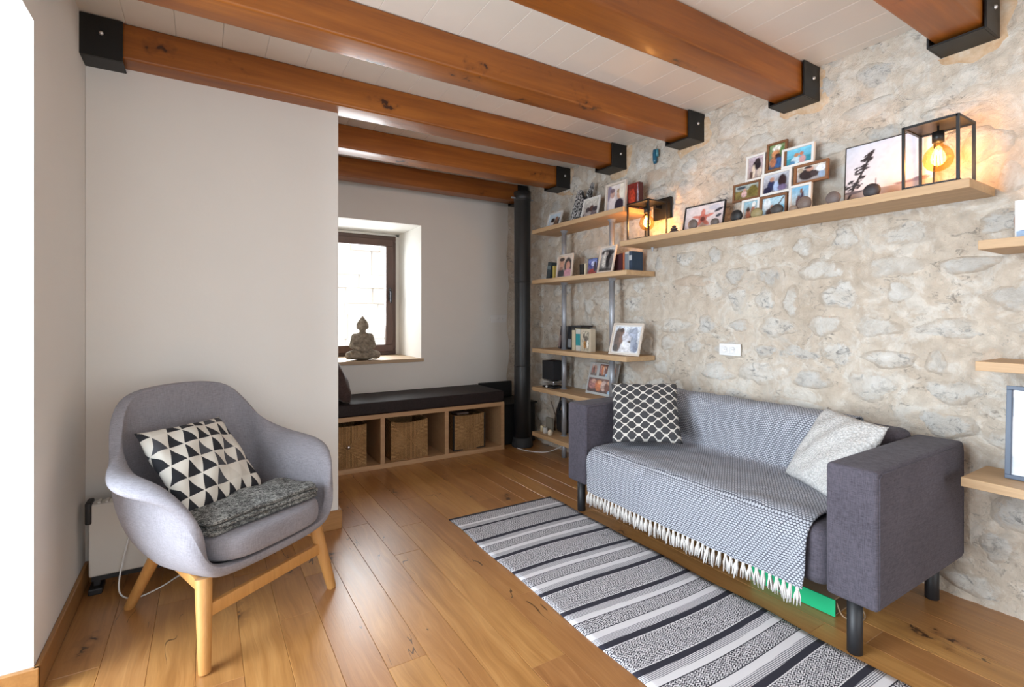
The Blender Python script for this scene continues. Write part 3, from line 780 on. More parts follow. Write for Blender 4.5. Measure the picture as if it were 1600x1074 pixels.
def rail(name, A, B, hh, ww):
    A = Vector(A); B = Vector(B); d = (B - A); L = d.length; bm = bmesh.new(); bm_box(bm, 0, L, -ww / 2, ww / 2, -hh / 2, hh / 2, .006, 2)
    ex = d.normalized(); ey = Vector((0, 0, 1)).cross(ex).normalized(); ez = ex.cross(ey)
    m = Matrix((ex, ey, ez)).transposed().to_4x4(); m.translation = A
    bm.transform(m); return autosmooth(from_bm(name, bm, M_leg, ac), 40)
rail('stretcher', (-.277, -.250, .190), (.277, -.250, .190), .048, .022)
rail('side_rail', (-.262, -.225, .262), (-.132, .225, .262), .040, .022)
rail('side_rail', (.262, -.225, .262), (.132, .225, .262), .040, .022)

# cushion and fur on the armchair
o = pillow('cushion', .405, .41, .115, M_tri, 30, .05, 9)
pose(o, (-.231, 2.444, .785), (.058, 2.72, .775), (-.058, 2.251, .480), (.0, 2.486, .622))
tag(o, 'cushion with black, grey and cream triangle print on the armchair', 'cushion')
def mat_fur():
    t = NT('grey_knit'); v = t.coord(); a = t.noise(t.mapping(v, (1, 1, 2)), 95, 5, .7, 1.2); b = t.noise(v, 18, 3)
    c = t.ramp(t.m_('ADD', t.m_('MULTIPLY', a, .8), t.m_('MULTIPLY', b, .2)), [(.38, (0.022, 0.023, 0.024, 1)), (.48, (0.13, 0.135, 0.132, 1)), (.58, (0.50, 0.51, 0.49, 1))])
    return t.fin(c, .95, t.bump(a, .9, .012))
M_fur = mat_fur()
bl = thing('folded_blanket', 'folded speckled grey knitted blanket on the armchair seat', 'blanket', (.084, 2.451, .447), R(34.9))
for lay in range(3):
    bm = bmesh.new(); z0 = .002 + lay * .0185; rl = random.Random(lay)
    bmesh.ops.create_grid(bm, x_segments=30, y_segments=16, size=.5)
    for v in bm.verts:
        x_, y_ = v.co.x, v.co.y
        rx = 1 - .10 * (abs(y_) * 2) ** 6; ry = 1 - .08 * (abs(x_) * 2) ** 6
        v.co = Vector((x_ * (.51 - .008 * lay) * rx - .006 + (lay % 2) * .006, y_ * (.25 - .006 * lay) * ry - .150 - .016 * math.sin(x_ * 3 + .5) - (lay % 2) * .005, z0 + .005 * math.sin(x_ * 15 + lay * 2) * math.sin(y_ * 9 + 1) - .010 * (abs(x_) * 2) ** 5))
    o = from_bm('fold', bm, M_fur, bl, True)
    m_ = o.modifiers.new('thick', 'SOLIDIFY'); m_.thickness = .018; m_.offset = 1
    subsurf(o, 1)

# --- electric heater behind the armchair
ht = thing('panel_heater', 'white electric panel heater with black end caps behind the armchair', 'heater', (-.13, 2.93, 0))
hx0, hx1 = -.440, .20
autosmooth(wbox('panel', hx0, hx1, 2.885, 2.955, .075, .400, M_cream, ht, .010, 3), 50)
bm = bmesh.new()
for i in range(22):
    xx = hx0 + .03 + i * .027; bm_box(bm, xx - ht.location.x, xx + .012 - ht.location.x, 2.895 - 2.93, 2.945 - 2.93, .398, .408, .002, 1)
from_bm('grille', bm, M_cream, ht)
for xx in (hx0, hx1):
    autosmooth(wbox('end_cap', xx - .012, xx + .012, 2.878, 2.962, .315, .412, M_blackp, ht, .008, 3), 50)
for xx in (hx0 + .03, hx1 - .05):
    wbox('foot', xx - .03, xx + .02, 2.87, 2.97, 0, .028, M_blackp, ht, .006, 2); wbox('foot_post', xx - .015, xx + .01, 2.90, 2.94, .028, .08, M_blackp, ht, .003, 1)
wbox('underside', hx0 + .01, hx1 - .01, 2.89, 2.95, .055, .076, M_blackp, ht)
def spline(pts, n=8):
    pts = [Vector(p) for p in pts]; res = []
    for i in range(len(pts) - 1):
        p0 = pts[max(i - 1, 0)]; p1 = pts[i]; p2 = pts[i + 1]; p3 = pts[min(i + 2, len(pts) - 1)]
        for k in range(n):
            f = k / n; res.append(0.5 * ((2 * p1) + (p2 - p0) * f + (2 * p0 - 5 * p1 + 4 * p2 - p3) * f * f + (3 * p1 - p0 - 3 * p2 + p3) * f ** 3))
    res.append(pts[-1]); return res
hc = spline([(-.29, 2.876, .33), (-.292, 2.868, .25), (-.315, 2.85, .13), (-.325, 2.82, .04), (-.305, 2.78, .006), (-.25, 2.74, .005), (-.17, 2.79, .005), (-.11, 2.86, .005), (-.04, 2.93, .005)])
cbl = tube('cable', [p - ht.location for p in hc], .0035, M_whitep, ht, 7)

# --- rug
def mat_rug():
    t = NT('flatweave_rug'); v = t.coord(); s_ = t.sep(v)
    at = t.n('ShaderNodeAttribute', None, attribute_name='band').outputs['Fac']
    wv = t.m_('MULTIPLY', t.m_('SINE', t.m_('MULTIPLY', s_[0], 260.0)), 0.0030)
    yy = t.m_('ADD', s_[1], t.m_('ADD', wv, t.m_('MULTIPLY', t.m_('SUBTRACT', t.noise(v, 55, 2), .5), .012)))
    ln = t.m_('SINE', t.m_('MULTIPLY', yy, 760.0))
    br = t.m_('SINE', t.m_('MULTIPLY', t.m_('ADD', s_[0], t.m_('MULTIPLY', t.m_('SINE', t.m_('MULTIPLY', s_[1], 90.0)), .010)), 420.0))
    k = t.m_('ADD', t.m_('MULTIPLY', ln, .62), t.m_('ADD', t.m_('MULTIPLY', br, .38), t.m_('MULTIPLY', t.m_('SUBTRACT', t.noise(v, 240, 2), .5), 1.6)))
    sp = t.n('ShaderNodeMapRange', {'Value': k, 'From Min': -.22, 'From Max': .22}).outputs[0]
    wht = (0.66, 0.645, 0.67, 1); dk = (0.018, 0.017, 0.030, 1)
    spc = t.mix(sp, dk, wht)
    gl = t.n('ShaderNodeMapRange', {'Value': t.m_('SINE', t.m_('MULTIPLY', s_[1], 950.0)), 'From Min': -.3, 'From Max': .3}).outputs[0]
    grc = t.mix(gl, (0.13, 0.13, 0.155, 1), wht)
    is1 = t.m_('COMPARE', at, 1.0, .3); is2 = t.m_('COMPARE', at, 2.0, .3); is3 = t.m_('COMPARE', at, 3.0, .3)
    c = t.mix(is1, wht, dk); c = t.mix(is2, c, spc); c = t.mix(is3, c, grc)
    return t.fin(c, .95, t.bump(t.m_('SINE', t.m_('MULTIPLY', s_[0], 1500.0)), .25, .002))
bands = [(1, .022), (2, .098), (0, .022), (3, .036), (1, .018), (2, .147)]
per = [(1, .027), (3, .034), (0, .028), (1, .004), (2, .068), (1, .004), (0, .032), (3, .036), (1, .029), (0, .004), (2, .134), (0, .004)]
tot = sum(b for _, b in bands)
while tot < 2.62: bands += per; tot = sum(b for _, b in bands)
ys, ids = [0.0], []
for i_, b in bands: ys.append(ys[-1] + b); ids.append(i_)
# subdivide rows so that the cloth can ripple a little
rv, rf, rb = [], [], []
rows_ = []
for (y0_, y1_, i_) in zip(ys[:-1], ys[1:], ids):
    n_ = max(1, int((y1_ - y0_) / .03))
    for q in range(n_): rows_.append((y0_ + (y1_ - y0_) * q / n_, y0_ + (y1_ - y0_) * (q + 1) / n_, i_))
edges_ = [r[0] for r in rows_] + [rows_[-1][1]]
NX = 24
for yv in edges_:
    for k in range(NX + 1):
        xx = -.378 + .756 * k / NX
        rip = .004 * (1 + math.sin(yv * 13 + xx * 2.0)) * .5 * (1 if 0.15 < yv else yv / .15)
        skew = .010 * math.sin(xx * 5.5 + yv * 3) * min(1, yv * 3)
        rv.append((xx + .004 * math.sin(yv * 9), -yv + skew, .004 + rip))
for j, r_ in enumerate(rows_):
    for k in range(NX):
        a = j * (NX + 1) + k; rf.append((a, a + NX + 1, a + NX + 2, a + 1)); rb.append(float(r_[2]))
rug = mesh('rug', rv, rf, mat_rug(), None, True, (1.652, 2.80, .0005))
rug.rotation_euler = (0, 0, R(-.6))
at = rug.data.attributes.new('band', 'FLOAT', 'FACE'); at.data.foreach_set('value', rb)
m_ = rug.modifiers.new('thick', 'SOLIDIFY'); m_.thickness = .004; m_.offset = -1
tag(rug, 'black and white striped flatweave runner rug on the wooden floor', 'rug')

# --- green bag lying under the sofa
M_green = simple('green_paper', (0.0, 0.42, 0.17, 1), .6)
M_card = simple('kraft_paper', (0.30, 0.20, 0.12, 1), .8)
gb = thing('paper_bag', 'flat green paper bag with cord handles under the sofa', 'bag', (2.21, 1.26, 0), R(2))
bm = bmesh.new(); bm_box(bm, -.003, .003, -.205, .16, .002, .072, .001, 1); from_bm('side_panel', bm, M_green, gb)
bm = bmesh.new(); bm_box(bm, .003, .28, -.20, .16, .066, .071, .001, 1); bm_box(bm, .003, .28, -.20, .16, .001, .005, .001, 1); bm_box(bm, .275, .28, -.20, .16, .005, .066, 0, 1); from_bm('bag_body', bm, M_card, gb)
tube('handle', spline([(.02, -.20, .055), (.0, -.235, .02), (.04, -.275, .006), (.11, -.27, .006), (.15, -.22, .03), (.15, -.20, .05)]), .003, M_card, gb, 7)

# ================================================================= BENCH NOOK
bx0, bx1, by0, by1 = 0.674, 2.405, 4.04, 4.59
bench = thing('storage_bench', 'oak storage bench with three open compartments under the nook window', 'bench', ((bx0 + bx1) / 2, (by0 + by1) / 2, 0))
wbox('bottom_board', bx0, bx1, by0, by1, .0, .038, M_bench, bench, .001, 1)
wbox('top_board', bx0, bx1, by0, by1, .412, .448, M_bench, bench, .001, 1)
wbox('back_board', bx0, bx1, by1 - .012, by1, .038, .412, M_bench, bench)
for xd in (bx0, 1.245 - .018, 1.815 - .018, bx1 - .036):
    wbox('divider', xd, xd + .036, by0, by1 - .012, .038, .412, M_bench, bench, .001, 1)
M_seatc = mat_fabric('dark_plum_cloth', (0.012, 0.0075, 0.0075, 1), (0.030, 0.020, 0.020, 1), 300, .62, .15, .0)
o = autosmooth(box('bench_cushion', bx0 + .004, 2.402, by0 - .004, 4.585, .4485, .550, M_seatc, None, .018, 4), 60)
tag(o, 'long dark brown seat cushion on the storage bench', 'cushion')
M_brown = mat_fabric('brown_cloth', (0.030, 0.016, 0.014, 1), (0.070, 0.042, 0.038, 1), 200, .7, .3, .3)
o = pillow('cushion', .44, .40, .17, M_brown, 24, .05, 12)
o.location = (.90, 4.25, .742)
o.rotation_euler = (R(-25), 0, R(88))
tag(o, 'dark brown scatter cushion at the end of the bench by the partition', 'cushion')
def mat_basket():
    t = NT('seagrass_weave'); v = t.coord(); s_ = t.sep(v)
    ax = t.m_('ABSOLUTE', s_[0]); az = t.m_('ABSOLUTE', t.m_('SUBTRACT', s_[2], .15))
    side = t.m_('GREATER_THAN', ax, az)      # strands run square round the centre, mitred on the diagonals
    q = t.m_('ADD', t.m_('MULTIPLY', side, s_[2]), t.m_('MULTIPLY', t.m_('SUBTRACT', 1.0, side), s_[0]))
    st = t.m_('SINE', t.m_('MULTIPLY', q, 560.0)); nz_ = t.noise(v, 130, 3); bg = t.noise(v, 9, 3)
    f = t.m_('ADD', t.m_('MULTIPLY', st, .16), t.m_('ADD', t.m_('MULTIPLY', nz_, .5), t.m_('ADD', t.m_('MULTIPLY', bg, .4), t.m_('MULTIPLY', side, .05))))
    c = t.ramp(f, [(.28, (0.15, 0.075, 0.026, 1)), (.48, (0.34, 0.185, 0.070, 1)), (.70, (0.52, 0.315, 0.14, 1))])
    return t.fin(c, .8, t.bump(t.m_('ADD', st, nz_), .5, .004))
M_bask = mat_basket()
M_card2 = simple('basket_lining', (0.02, 0.016, 0.014, 1), .9)
def basket(label, xa, xb, yf, za, zb, sag, rim=False, dep=.36):
    w_ = xb - xa; h_ = zb - za
    t = thing('storage_basket', label, 'basket', ((xa + xb) / 2, yf, za), 0, 'baskets in the storage bench')
    n = 12; vs_ = []; fs_ = []
    # front panel with sagging upper edge
    bm = bmesh.new(); g = {}
    for sd in (0, 1):
        for i in range(n + 1):
            for j in (0, 1, 2, 3):
                u = -1 + 2 * i / n; top = h_ - sag * (1 - u * u)
                g[(sd, i, j)] = bm.verts.new((u * w_ / 2, -.010 * (1 - u * u) * (sd == 0) + sd * .012, top * j / 3))
    for i in range(n):
        for j in range(3):
            bm.faces.new((g[(0, i, j)], g[(0, i + 1, j)], g[(0, i + 1, j + 1)], g[(0, i, j + 1)])); bm.faces.new((g[(1, i, j)], g[(1, i, j + 1)], g[(1, i + 1, j + 1)], g[(1, i + 1, j)]))
        bm.faces.new((g[(0, i, 3)], g[(0, i + 1, 3)], g[(1, i + 1, 3)], g[(1, i, 3)]))
    from_bm('front_panel', bm, M_bask, t, False)
    for sx_ in (-1, 1):
        x_ = sx_ * w_ / 2; box('side_panel', min(x_, x_ - sx_ * .012), max(x_, x_ - sx_ * .012), .0, dep, 0, h_, M_bask, t, .002, 1)
    box('back_panel', -w_ / 2, w_ / 2, dep - .012, dep, 0, h_, M_bask, t)
    box('base_panel', -w_ / 2 + .012, w_ / 2 - .012, .012, dep - .012, 0, .012, M_card2, t)
    box('lining', -w_ / 2 + .012, w_ / 2 - .012, .012, dep - .012, h_ * .55, h_ * .58, M_card2, t)
    return t
t = basket('woven seagrass storage basket with a round metal knob in the bench', .80, 1.125, 4.085, .0385, .372, .004)
bm = bmesh.new(); bm_lathe(bm, [(0, .024), (.013, .021), (.016, .013), (.010, .006), (.008, 0)], 16)
for v in bm.verts: v.co = Vector((v.co.x + .015, -.010 - v.co.z, v.co.y + .165))
bmesh.ops.recalc_face_normals(bm, faces=bm.faces); from_bm('knob', bm, M_bolt, t, True)
basket('reddish woven seagrass basket in the middle compartment of the bench', 1.33, 1.655, 4.085, .0385, .365, .018)
t = basket('woven seagrass basket with dark edges beside the stovepipe end', 1.905, 2.215, 4.085, .0385, .358, .008)
for sx_ in (-1, 1): box('dark_edge', sx_ * .1555 - .006, sx_ * .1555 + .006, -.006, .012, .0, .318, M_card2, t)
box('dark_edge', -.16, .16, -.008, .012, 0.0, .010, M_card2, t)
bk = box('notebook', 1.945, 2.06, 4.10, 4.28, .359, .376, simple('notebook_cover', (.10, .07, .06, 1), .6), None, .002, 1)
tag(bk, 'dark notebook lying on top of the basket with dark edges', 'book')

# statue on the sill
def statue():
    bm = bmesh.new()
    def ell(c, r, rot=None, seg=16):
        m = Matrix.Translation(Vector(c)) @ (rot.to_4x4() if rot else Matrix.Identity(4)) @ Matrix.Diagonal((r[0], r[1], r[2], 1))
        bmesh.ops.create_uvsphere(bm, u_segments=seg, v_segments=12, radius=1, matrix=m)
    def limb(a, b, r0, r1, n=6):
        a = Vector(a); b = Vector(b)
        for i in range(n + 1):
            f = i / n; r = r0 + (r1 - r0) * f; ell(a.lerp(b, f), (r, r, r))
    ell((0, .01, .03), (.13, .075, .032))
    for s_ in (-1, 1):
        limb((s_ * .045, -.01, .06), (s_ * .122, -.035, .045), .045, .038); limb((s_ * .122, -.035, .043), (-s_ * .02, -.072, .040), .034, .026)
        limb((s_ * .068, .005, .215), (s_ * .092, -.012, .135), .034, .030); limb((s_ * .092, -.015, .132), (s_ * .015, -.066, .095), .028, .020)
        ell((s_ * .047, .002, .315), (.010, .010, .030))
    ell((0, .012, .12), (.078, .056, .075)); ell((0, .010, .19), (.088, .054, .062)); ell((0, .008, .225), (.072, .045, .035))
    limb((0, .005, .24), (0, .003, .272), .030, .030, 3)
    ell((0, 0, .318), (.045, .047, .055)); ell((0, -.012, .295), (.034, .034, .036)); ell((0, -.047, .310), (.007, .010, .016))
    ell((0, .004, .345), (.047, .048, .036)); ell((0, .004, .378), (.024, .024, .022)); ell((0, .004, .398), (.010, .010, .014))
    for s_ in (-1, 1): ell((s_ * .017, -.040, .318), (.010, .006, .004))
    ell((0, -.042, .288), (.013, .007, .004)); ell((0, -.066, .088), (.036, .022, .012))
    return bm
t = NT('carved_stone'); _v = t.coord(); _a = t.noise(_v, 30, 6, .7); _b = t.noise(t.mapping(_v, (1, 1, .3)), 90, 4)
M_stat = t.fin(t.ramp(_a, [(.35, (0.17, 0.14, 0.105, 1)), (.65, (0.42, 0.36, 0.285, 1))]), .85, t.bump(t.m_('ADD', _a, _b), .6, .006))
st_ = from_bm('seated_statue', statue(), M_stat, None, True, (1.262, 4.715, .843))
rm = st_.modifiers.new('fuse', 'REMESH'); rm.mode = 'VOXEL'; rm.voxel_size = .0052; rm.use_smooth_shade = True
sm_ = st_.modifiers.new('soften', 'SMOOTH'); sm_.factor = .5; sm_.iterations = 3
st_.rotation_euler = (0, 0, R(-8))
tag(st_, 'carved grey stone statue of a seated meditating figure on the windowsill', 'statue')

# stovepipe and the black stove at its foot
sp = thing('stovepipe', 'black metal stovepipe rising from floor to beam in the corner', 'pipe', (2.612, 4.05, 0))
lathe('flue', [(0, 0.02), (.079, .02), (.079, .778), (.0775, .781), (.0775, 1.578), (.079, 1.581), (.079, 2.36), (.0835, 2.362), (.0835, 2.445), (0, 2.445)], M_pipe, sp, 32)
for zz in (.778, 1.578, 2.36): lathe('joint_ring', [(.078, -.006), (.0815, -.004), (.0815, .004), (.078, .006)], M_pipe, sp, 32, (0, 0, zz))
lathe('foot_collar', [(0, 0), (.100, 0), (.104, .012), (.098, .05), (.090, .075), (.080, .09), (0, .09)], simple('ash_dusted_black', (.03, .03, .032, 1), .75, .4, 60, .5), sp, 28)
bm = bmesh.new(); bm_box(bm, -.125, -.07, -.008, .008, 2.375, 2.39, .002, 1); from_bm('clamp_ear', bm, M_steel, sp)
bm = bmesh.new(); bm_box(bm, .07, .125, -.008, .008, 2.375, 2.39, .002, 1); from_bm('clamp_ear', bm, M_steel, sp)
sv = thing('stove', 'black steel stove box in the corner behind the stovepipe', 'stove', (2.64, 4.37, 0))
wbox('body', 2.425, 2.835, 4.16, 4.58, 0, .385, M_pipe, sv, .006, 2)
wbox('top_plate', 2.415, 2.845, 4.13, 4.585, .385, .400, M_blackm, sv, .003, 1)
wbox('back_plate', 2.412, 2.80, 4.545, 4.585, .400, .562, M_pipe, sv, .004, 1)

# wall socket of the nook
def socket(label, loc, rotz, w_, h_, kinds):
    s_ = thing('wall_socket', label, 'socket', loc, rotz)
    box('plate', -w_ / 2, w_ / 2, -.010, 0, 0, h_, M_whitep, s_, .003, 2)
    n = len(kinds)
    for i, kd in enumerate(kinds):
        cx_ = -w_ / 2 + .018 + (w_ - .036) * (i + .5) / n
        hw = (w_ - .036) / n / 2 - .002
        m = box('insert', cx_ - hw, cx_ + hw, -.0125, -.009, .013, h_ - .013, M_whitep, s_, .002, 1)
        if kd == 'socket':
            bm = bmesh.new(); bm_lathe(bm, [(0, .0004), (.0165, .0004), (.0175, .0022), (.0195, .0025), (.0195, 0)], 20)
            for v in bm.verts: v.co = Vector((v.co.x + cx_, -.0125 - v.co.z, v.co.y + h_ / 2))
            bmesh.ops.recalc_face_normals(bm, faces=bm.faces); from_bm('well', bm, M_whitep, m, True)
            bm = bmesh.new()
            for dx, dz, rr in ((-.0065, 0, .0022), (.0065, 0, .0022), (0, .0155, .0016), (0, -.0155, .0016)):
                bmesh.ops.create_uvsphere(bm, u_segments=8, v_segments=6, radius=rr, matrix=Matrix.Translation((cx_ + dx, -.0145, h_ / 2 + dz)))
            from_bm('pin_hole', bm, simple('pin_grey', (.22, .22, .23, 1), .5), m, True)
    return s_
socket('white double wall socket and switch on the plaster nook wall', (2.665, BY, 1.187), 0, .195, .078, ['switch', 'socket', 'socket'])
socket('white double wall socket on the rubble wall above the sofa', (2.858, 1.982, .997), R(-90), .150, .075, ['socket', 'socket'])

# ================================================================= SHELVES
def shelf_board(parent, x0, x1, y0, y1, ztop, th=.036):
    return wbox('shelf_board', x0, x1, y0, y1, ztop - th, ztop, M_oak, parent, .0012, 1)
SX = 2.57
un = thing('shelf_unit', 'oak shelf unit of five boards held by galvanised tubes beside the stovepipe', 'shelf', (2.72, 3.21, 0))
SZ = [2.042, 1.582, .956, .604, .190]
for zt in SZ: shelf_board(un, SX, 2.862, 2.612 if zt < 2 else 2.645, 3.82, zt)
for yp in (3.523, 2.913):
    segs = [0.0] + sorted(SZ)
    for a, b in zip(segs[:-1], segs[1:]):
        z0_, z1_ = a, b - .036
        p = lathe('tube_post', [(0, z0_), (.0215, z0_), (.0215, z1_), (0, z1_)], M_steel, un, 18, (2.712 - 2.72, yp - 3.21, 0))
        lathe('flange', [(.0215, z1_ - .022), (.026, z1_ - .020), (.026, z1_ - .006), (.034, z1_ - .004), (.034, z1_), (0, z1_)], M_steel, p, 18, (2.712 - 2.72, yp - 3.21, 0))
        if z0_ > 0: lathe('flange', [(0, z0_), (.030, z0_), (.030, z0_ + .004), (.0215, z0_ + .006)], M_steel, p, 18, (2.712 - 2.72, yp - 3.21, 0))
ls = thing('wall_shelf', 'long oak wall shelf carrying lanterns and photos above the sofa', 'shelf', (2.72, 1.70, 1.755))
shelf_board(ls, SX, 2.862, .731, 2.680, 1.792, .037)
bm = bmesh.new()
bmesh.ops.create_cone(bm, cap_ends=True, segments=10, radius1=.004, radius2=.012, depth=.03, matrix=Matrix.Translation((2.80 - 2.72, 2.58 - 1.70, -.017)))
from_bm('shelf_peg', bm, M_steel, ls)
for lab, y1_, zt in (('upper of three short oak wall shelves beyond the lantern', .706, 1.540), ('bare middle one of three short oak wall shelves beyond the sofa', .714, 1.068), ('lowest of three short oak wall shelves, behind the sofa arm', .758, .603)):
    t = thing('wall_shelf', lab, 'shelf', (2.72, y1_ - .45, zt - .036)); shelf_board(t, SX, 2.862, y1_ - .95, y1_, zt)

# ---- photographs: colours painted on a small grid
M_print = NT('photo_print'); _at = M_print.n('ShaderNodeAttribute', None, attribute_name='Col').outputs['Color']
M_print = M_print.fin(_at, .32)
def srgb(c): return np.array([lin(q) for q in c])
def painter(top, bot, horizon=None, ground=None, blobs=(), noise=.12, seed=0):
    def f(u, v):
        c = srgb(bot)[None, :] + (srgb(top) - srgb(bot))[None, :] * v[:, None]
        if horizon is not None:
            m = (v < horizon)[:, None]; c = np.where(m, srgb(ground)[None, :] * (0.85 + .3 * v[:, None]), c)
        for b_ in blobs:
            cx_, cy_, rx, ry, col = b_[:5]; rot_ = b_[5] if len(b_) > 5 else 0
            du, dv = u - cx_, v - cy_; a_ = du * math.cos(rot_) + dv * math.sin(rot_); d_ = -du * math.sin(rot_) + dv * math.cos(rot_)
            k = np.clip((1.12 - np.sqrt((a_ / rx) ** 2 + (d_ / ry) ** 2)) / .24, 0, 1)[:, None]
            c = c * (1 - k) + srgb(col)[None, :] * k
        n_ = (fbm(u * 9 + seed * 3.3, v * 9 + seed * 5.1, 3) + 1.1 * fbm(u * 21 + seed * 1.3, v * 21 + seed * 2.1, 2))[:, None]
        return np.clip(c * (1 + noise * 4 * n_), 0, 1)
    return f
def print_mesh(name, corners, paint, parent, res=36):
    """flat print on the quad BL, BR, TR, TL"""
    BL_, BR_, TR_, TL_ = [np.array(c) for c in corners]
    wq = np.linalg.norm(BR_ - BL_); hq = np.linalg.norm(TL_ - BL_)
    nu = max(6, int(res * min(1.6, wq / max(hq, 1e-6)))); nv = res
    u, v = np.meshgrid(np.linspace(0, 1, nu + 1), np.linspace(0, 1, nv + 1)); u = u.ravel(); v = v.ravel()
    P = BL_[None] * ((1 - u) * (1 - v))[:, None] + BR_[None] * (u * (1 - v))[:, None] + TR_[None] * (u * v)[:, None] + TL_[None] * ((1 - u) * v)[:, None]
    fs_ = [(j * (nu + 1) + i, j * (nu + 1) + i + 1, (j + 1) * (nu + 1) + i + 1, (j + 1) * (nu + 1) + i) for j in range(nv) for i in range(nu)]
    o = mesh(name, P, fs_, M_print, parent)
    col = o.data.color_attributes.new('Col', 'FLOAT_COLOR', 'POINT'); cc = np.ones((len(u), 4)); cc[:, :3] = paint(u, v); col.data.foreach_set('color', cc.ravel())
    return o
def frame_ring(name, x0, x1, z0, z1, tk, d, mat, parent, ln=0.0, y0=0.0, xo=0.0):
    """picture frame in the local XZ plane facing -Y, leaning back by ln"""
    bm = bmesh.new()
    for a in ((x0, x1, z0, z0 + tk), (x0, x1, z1 - tk, z1), (x0, x0 + tk, z0 + tk, z1 - tk), (x1 - tk, x1, z0 + tk, z1 - tk)): bm_box(bm, a[0], a[1], y0 - d, y0, a[2], a[3], .0012, 1)
    bm_box(bm, x0 + tk * .6, x1 - tk * .6, y0 - .003, y0, z0 + tk * .6, z1 - tk * .6)
    bm.transform(Matrix.Rotation(-ln, 4, 'X')); return from_bm(name, bm, mat, parent)
M_fw = simple('frame_white_wood', (0.68, 0.60, 0.52, 1), .5, .05, 90, .06)
M_fwh = simple('frame_white', (0.74, 0.72, 0.69, 1), .5)
M_fbr = mat_wood('frame_brown', (0.16, 0.065, 0.025, 1), (0.26, 0.12, 0.05, 1), 'x', .5, 2)
M_fbk = simple('frame_black', (0.015, 0.014, 0.014, 1), .45)
M_fgr = simple('frame_slate', (0.075, 0.105, 0.16, 1), .45)
def photo_frame(label, y0, y1, x_, z_, h_, lean, mat, paint, tk=.014, d=.014, yaw=0, mat_in=0.0, name='framed_photo', res=40, group=None, strut=True):
    w_ = abs(y1 - y0)
    t = thing(name, label, 'photo frame', (x_, (y0 + y1) / 2, z_), R(-90 + yaw), group)
    l = R(lean)
    fr = frame_ring('frame', -w_ / 2, w_ / 2, 0.0, h_, tk, d, mat, t, l)
    m = tk + mat_in
    rx = Matrix.Rotation(-l, 4, 'X')
    if mat_in:
        bm = bmesh.new(); bm_box(bm, -w_ / 2 + tk, w_ / 2 - tk, -.0045, -.003, tk, h_ - tk); bm.transform(rx); from_bm('mount', bm, M_fwh, t)
    q = [rx @ Vector(c) for c in ((-w_ / 2 + m, -.005, m), (w_ / 2 - m, -.005, m), (w_ / 2 - m, -.005, h_ - m), (-w_ / 2 + m, -.005, h_ - m))]
    print_mesh('print', q, paint, t, res)
    if strut and lean < 30:
        a = rx @ Vector((0, .001, h_ * .62)); bm = bmesh.new()
        bm_tube(bm, [a, Vector((0, a.y + h_ * .16, .003))], .004, 6); from_bm('strut', bm, M_fbk, t)
    return t

skin = (196, 150, 122); dk = (40, 34, 44)
p_couple_sky = painter((205, 222, 236), (190, 205, 215), .25, (150, 140, 130), [(.36, .25, .2, .3, (236, 230, 226)), (.36, .55, .16, .16, (58, 44, 40)), (.68, .30, .2, .34, (120, 96, 80)), (.68, .62, .13, .15, (150, 110, 90)), (.88, .4, .06, .3, (50, 46, 50))], .1, 1)
p_group_bw = painter((212, 208, 200), (160, 150, 145), .3, (110, 100, 98), [(.3, .45, .14, .16, (84, 74, 76)), (.55, .5, .15, .18, (96, 70, 66)), (.78, .45, .18, .14, (70, 64, 70)), (.4, .2, .3, .16, (180, 170, 168)), (.7, .18, .16, .2, (120, 110, 116))], .2, 2)
p_wedding = painter((226, 218, 214), (170, 158, 170), None, None, [(.1, .75, .14, .3, (140, 130, 150)), (.27, .32, .2, .36, (226, 214, 214)), (.27, .68, .13, .14, (196, 158, 146)), (.27, .82, .14, .08, (120, 100, 110)), (.68, .22, .26, .26, (50, 42, 58)), (.66, .62, .13, .15, (204, 160, 132)), (.66, .76, .14, .08, (170, 136, 96)), (.85, .75, .2, .3, (238, 230, 216))], .08, 3)
p_selfie = painter((225, 205, 190), (120, 90, 85), None, None, [(.2, .8, .3, .2, (206, 180, 160)), (.72, .52, .26, .38, (44, 34, 38)), (.72, .5, .15, .22, (196, 140, 122)), (.74, .16, .3, .2, (196, 138, 150)), (.27, .62, .16, .24, (190, 142, 120)), (.27, .84, .18, .09, (60, 46, 44)), (.25, .16, .22, .22, (36, 32, 38)), (.25, .40, .12, .08, (150, 104, 90))], .1, 4)
p_bwdance = painter((190, 190, 190), (90, 86, 84), .15, (80, 76, 74), [(.5, .8, .5, .12, (60, 58, 60)), (.3, .5, .16, .34, (200, 196, 190)), (.62, .5, .2, .36, (38, 36, 40)), (.45, .75, .1, .09, (150, 140, 134)), (.8, .4, .12, .3, (110, 106, 106))], .25, 5)
p_mountain = painter((214, 222, 234), (225, 226, 232), None, None, [(.16, .45, .16, .5, (92, 74, 66)), (.30, .62, .10, .3, (120, 92, 80)), (.28, .85, .08, .09, (70, 52, 46)), (.55, .45, .16, .05, (76, 66, 62), -.5), (.5, .6, .18, .2, (206, 208, 220)), (.8, .5, .12, .5, (150, 160, 180)), (.7, .75, .16, .16, (168, 178, 198)), (.9, .2, .1, .2, (128, 138, 160)), (.1, .15, .1, .15, (60, 52, 50))], .22, 6)
p_sea = painter((120, 196, 226), (70, 150, 170), .45, (60, 150, 168), [(.42, .25, .17, .24, (190, 214, 226)), (.44, .60, .09, .12, (188, 132, 90)), (.66, .24, .12, .26, (196, 150, 150)), (.62, .62, .08, .12, (186, 120, 90)), (.3, .12, .1, .14, (80, 130, 170))], .1, 7)
